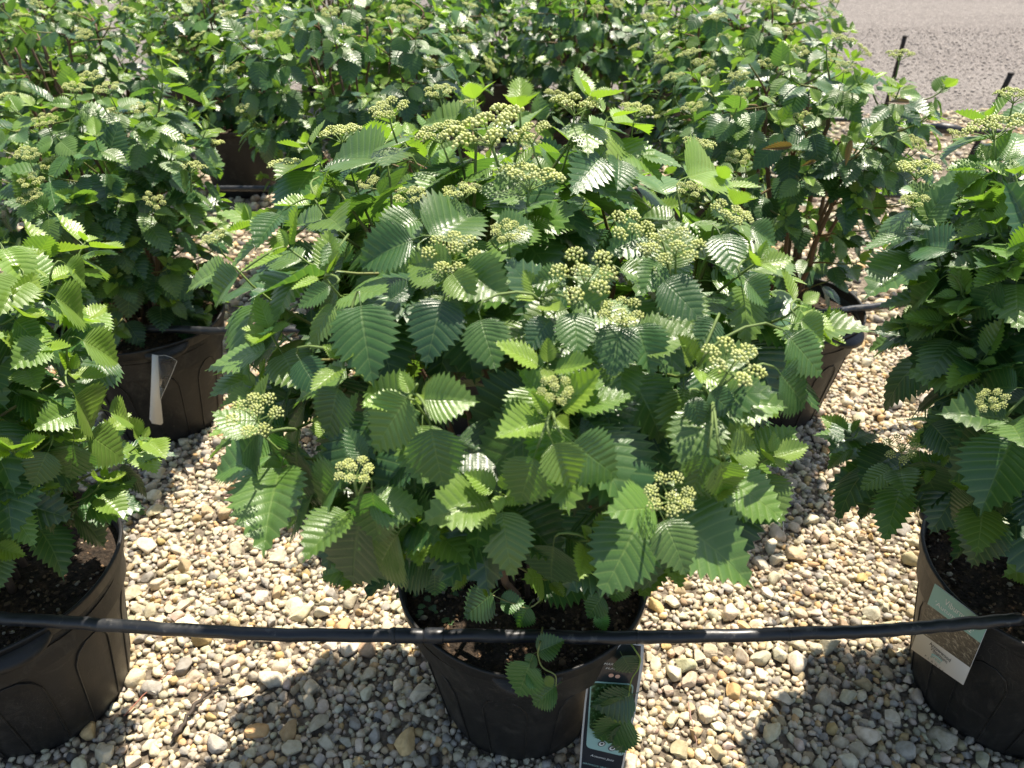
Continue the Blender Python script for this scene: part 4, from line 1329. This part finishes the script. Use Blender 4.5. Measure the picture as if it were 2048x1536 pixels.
def lone_stem(k, pts, rad, col):
    root = ROOTS[k]
    path = spline(pts, 5) - np.array(root.location[:])
    v, f = tube(path, np.linspace(rad, rad * .6, len(path)), 5)
    link('stem', mesh('stem', v, f, True, col=np.tile(col, (len(v), 1))), root, M_stem)
pf = Vector((0.02, BYK['C']['y'] - POTR - 0.03, 0.33)); nf = Vector((0, -1, 0.25)).normalized()
def F1(u, v): return on_plane(u, v, pf, nf)
pb = Vector((0.02, BYK['C']['y'] - 0.13, 0.36)); 
def F0(u, v): return on_plane(u, v, pb, nf)
for (a, b, c, d, tint, va) in ((1075, 1304, 1130, 1280, MID, 3), (1072, 1312, 1050, 1336, MID, 3), (1060, 1326, 1030, 1402, MID * 1.5, 0), (1052, 1348, 1088, 1372, MID * 1.7, 3), (1112, 1372, 1058, 1412, MID * 1.2, 3), (1092, 1352, 1106, 1378, YOUNG * .8, 4)):
    lone_leaf('C', F1(a, b), F1(c, d), tint, va)
lone_stem('C', [F0(1085, 1255), F1(1080, 1285), F1(1076, 1310), F1(1085, 1335), F1(1110, 1350), F1(1112, 1372)], 0.0016, (0.20, 0.24, 0.08))
for (a, b, c, d, tint, va) in ((985, 1188, 920, 1238, MID, 0), (1000, 1206, 1052, 1205, MID * 1.3, 3), (1058, 1212, 1030, 1258, MID * 1.3, 0), (1205, 1192, 1170, 1240, MID, 0), (1196, 1224, 1212, 1266, MID * 2.0, 4), (1240, 1160, 1225, 1215, MID, 1), (870, 1140, 868, 1200, OLD, 0)):
    lone_leaf('C', F0(a, b), F0(c, d), tint, va)
lone_stem('C', [F0(1100, 1180), F0(1060, 1215), F0(1020, 1205), F0(985, 1190)], 0.0015, (0.22, 0.24, 0.09))
def TG(u, v): return T1(u, v) + n1 * 0.014
for (a, b, c, d, tint, va) in ((1242, 1298, 1264, 1340, OLD * 1.1, 0), (1262, 1374, 1176, 1408, OLD * 1.2, 3), (1250, 1418, 1186, 1478, MID * 1.0, 3), (1246, 1432, 1238, 1498, OLD * 1.2, 4), (1226, 1416, 1246, 1432, YOUNG * .8, 4), (1246, 1432, 1254, 1456, YOUNG * .8, 4), (1240, 1380, 1215, 1430, MID * .9, 0)):
    lone_leaf('C', TG(a, b), TG(c, d), tint, va, face=n1 + Vector((0, 0, .25)))
lone_stem('C', [F0(1245, 1262), TG(1268, 1288), TG(1277, 1305), TG(1272, 1325), TG(1260, 1345), TG(1254, 1380), TG(1250, 1430)], 0.0015, (0.24, 0.32, 0.07))
wr = np.random.default_rng(3); items = []
for i in range(46):
    q = np.array([BYK['C']['x'] - 0.155 + wr.normal(0, .022), BYK['C']['y'] + 0.0 + wr.normal(0, .045), SOILZ + 0.004 + 0.012 * wr.random()])
    d = norm(wr.normal(0, 1, 3) * [1, 1, .15] + [0, 0, .25]); x = norm(np.cross(d, UP)); 
    items.append((np.column_stack([x, d, np.cross(x, d)]), q, wr.uniform(.008, .017), MID * wr.uniform(.7, 1.3), int(wr.integers(0, 4))))
wo_ = link('weed', joined_leaves(items, 2, np.array(ROOTS['C'].location[:])), ROOTS['C']); wo_['kind'] = 'stuff'
dry = np.array([0.115, 0.068, 0.045])
def FB(u, v): return Vector(on_canopy(BYK['BR'], u, v, 0.05))
for (a, b, c, d, va) in ((1585, 292, 1520, 300, 6), (1702, 280, 1690, 335, 4), (1632, 322, 1600, 334, 6), (1818, 205, 1772, 204, 4), (1604, 250, 1618, 258, 4)):
    lone_leaf('BR', FB(a, b), FB(c, d), dry * (1.3 if a == 1604 else 1), va, wide=0.4)

# ------------------------------------------------------------------ litter on the gravel
def twig(pix, z, rad, col, label, name='twig'):
    pts = [on_z(u, v, z) for u, v in pix]
    path = spline(pts, 5); o0 = path[0] * [1, 1, 0]
    rr = np.random.default_rng(len(pix) + int(pix[0][0]))
    path = path + rr.normal(0, rad * 0.5, path.shape)
    v, f = tube(path - o0, np.linspace(rad, rad * 0.5, len(path)) * rr.uniform(.85, 1.2, len(path)), 6)
    me = mesh(name, v, f, True, col=np.tile(col, (len(v), 1)))
    o = link(name, me, None, M_stem, tuple(o0))
    return tag(o, label, 'twig', 'twigs lying on the gravel')
twig([(345, 1478), (375, 1435), (400, 1400), (432, 1375), (470, 1368)], 0.016, 0.0045, (0.06, 0.045, 0.035), 'dark bent twig lying on shaded gravel')
twig([(248, 1432), (285, 1392), (318, 1362), (347, 1335)], 0.016, 0.0013, (0.30, 0.12, 0.08), 'thin reddish stalk lying beside the bare-stemmed pot')
twig([(1376, 1402), (1382, 1435), (1394, 1492)], 0.018, 0.0014, (0.36, 0.22, 0.18), 'thin pinkish straw lying beside the charcoal tag')
twig([(1563, 1015), (1566, 1038), (1566, 1068)], 0.018, 0.0014, (0.66, 0.62, 0.52), 'short pale straw lying on sunlit gravel')
twig([(440, 992), (480, 990), (560, 985)], 0.018, 0.0030, (0.10, 0.06, 0.045), 'straight brown twig in the shade of the broad shrub')
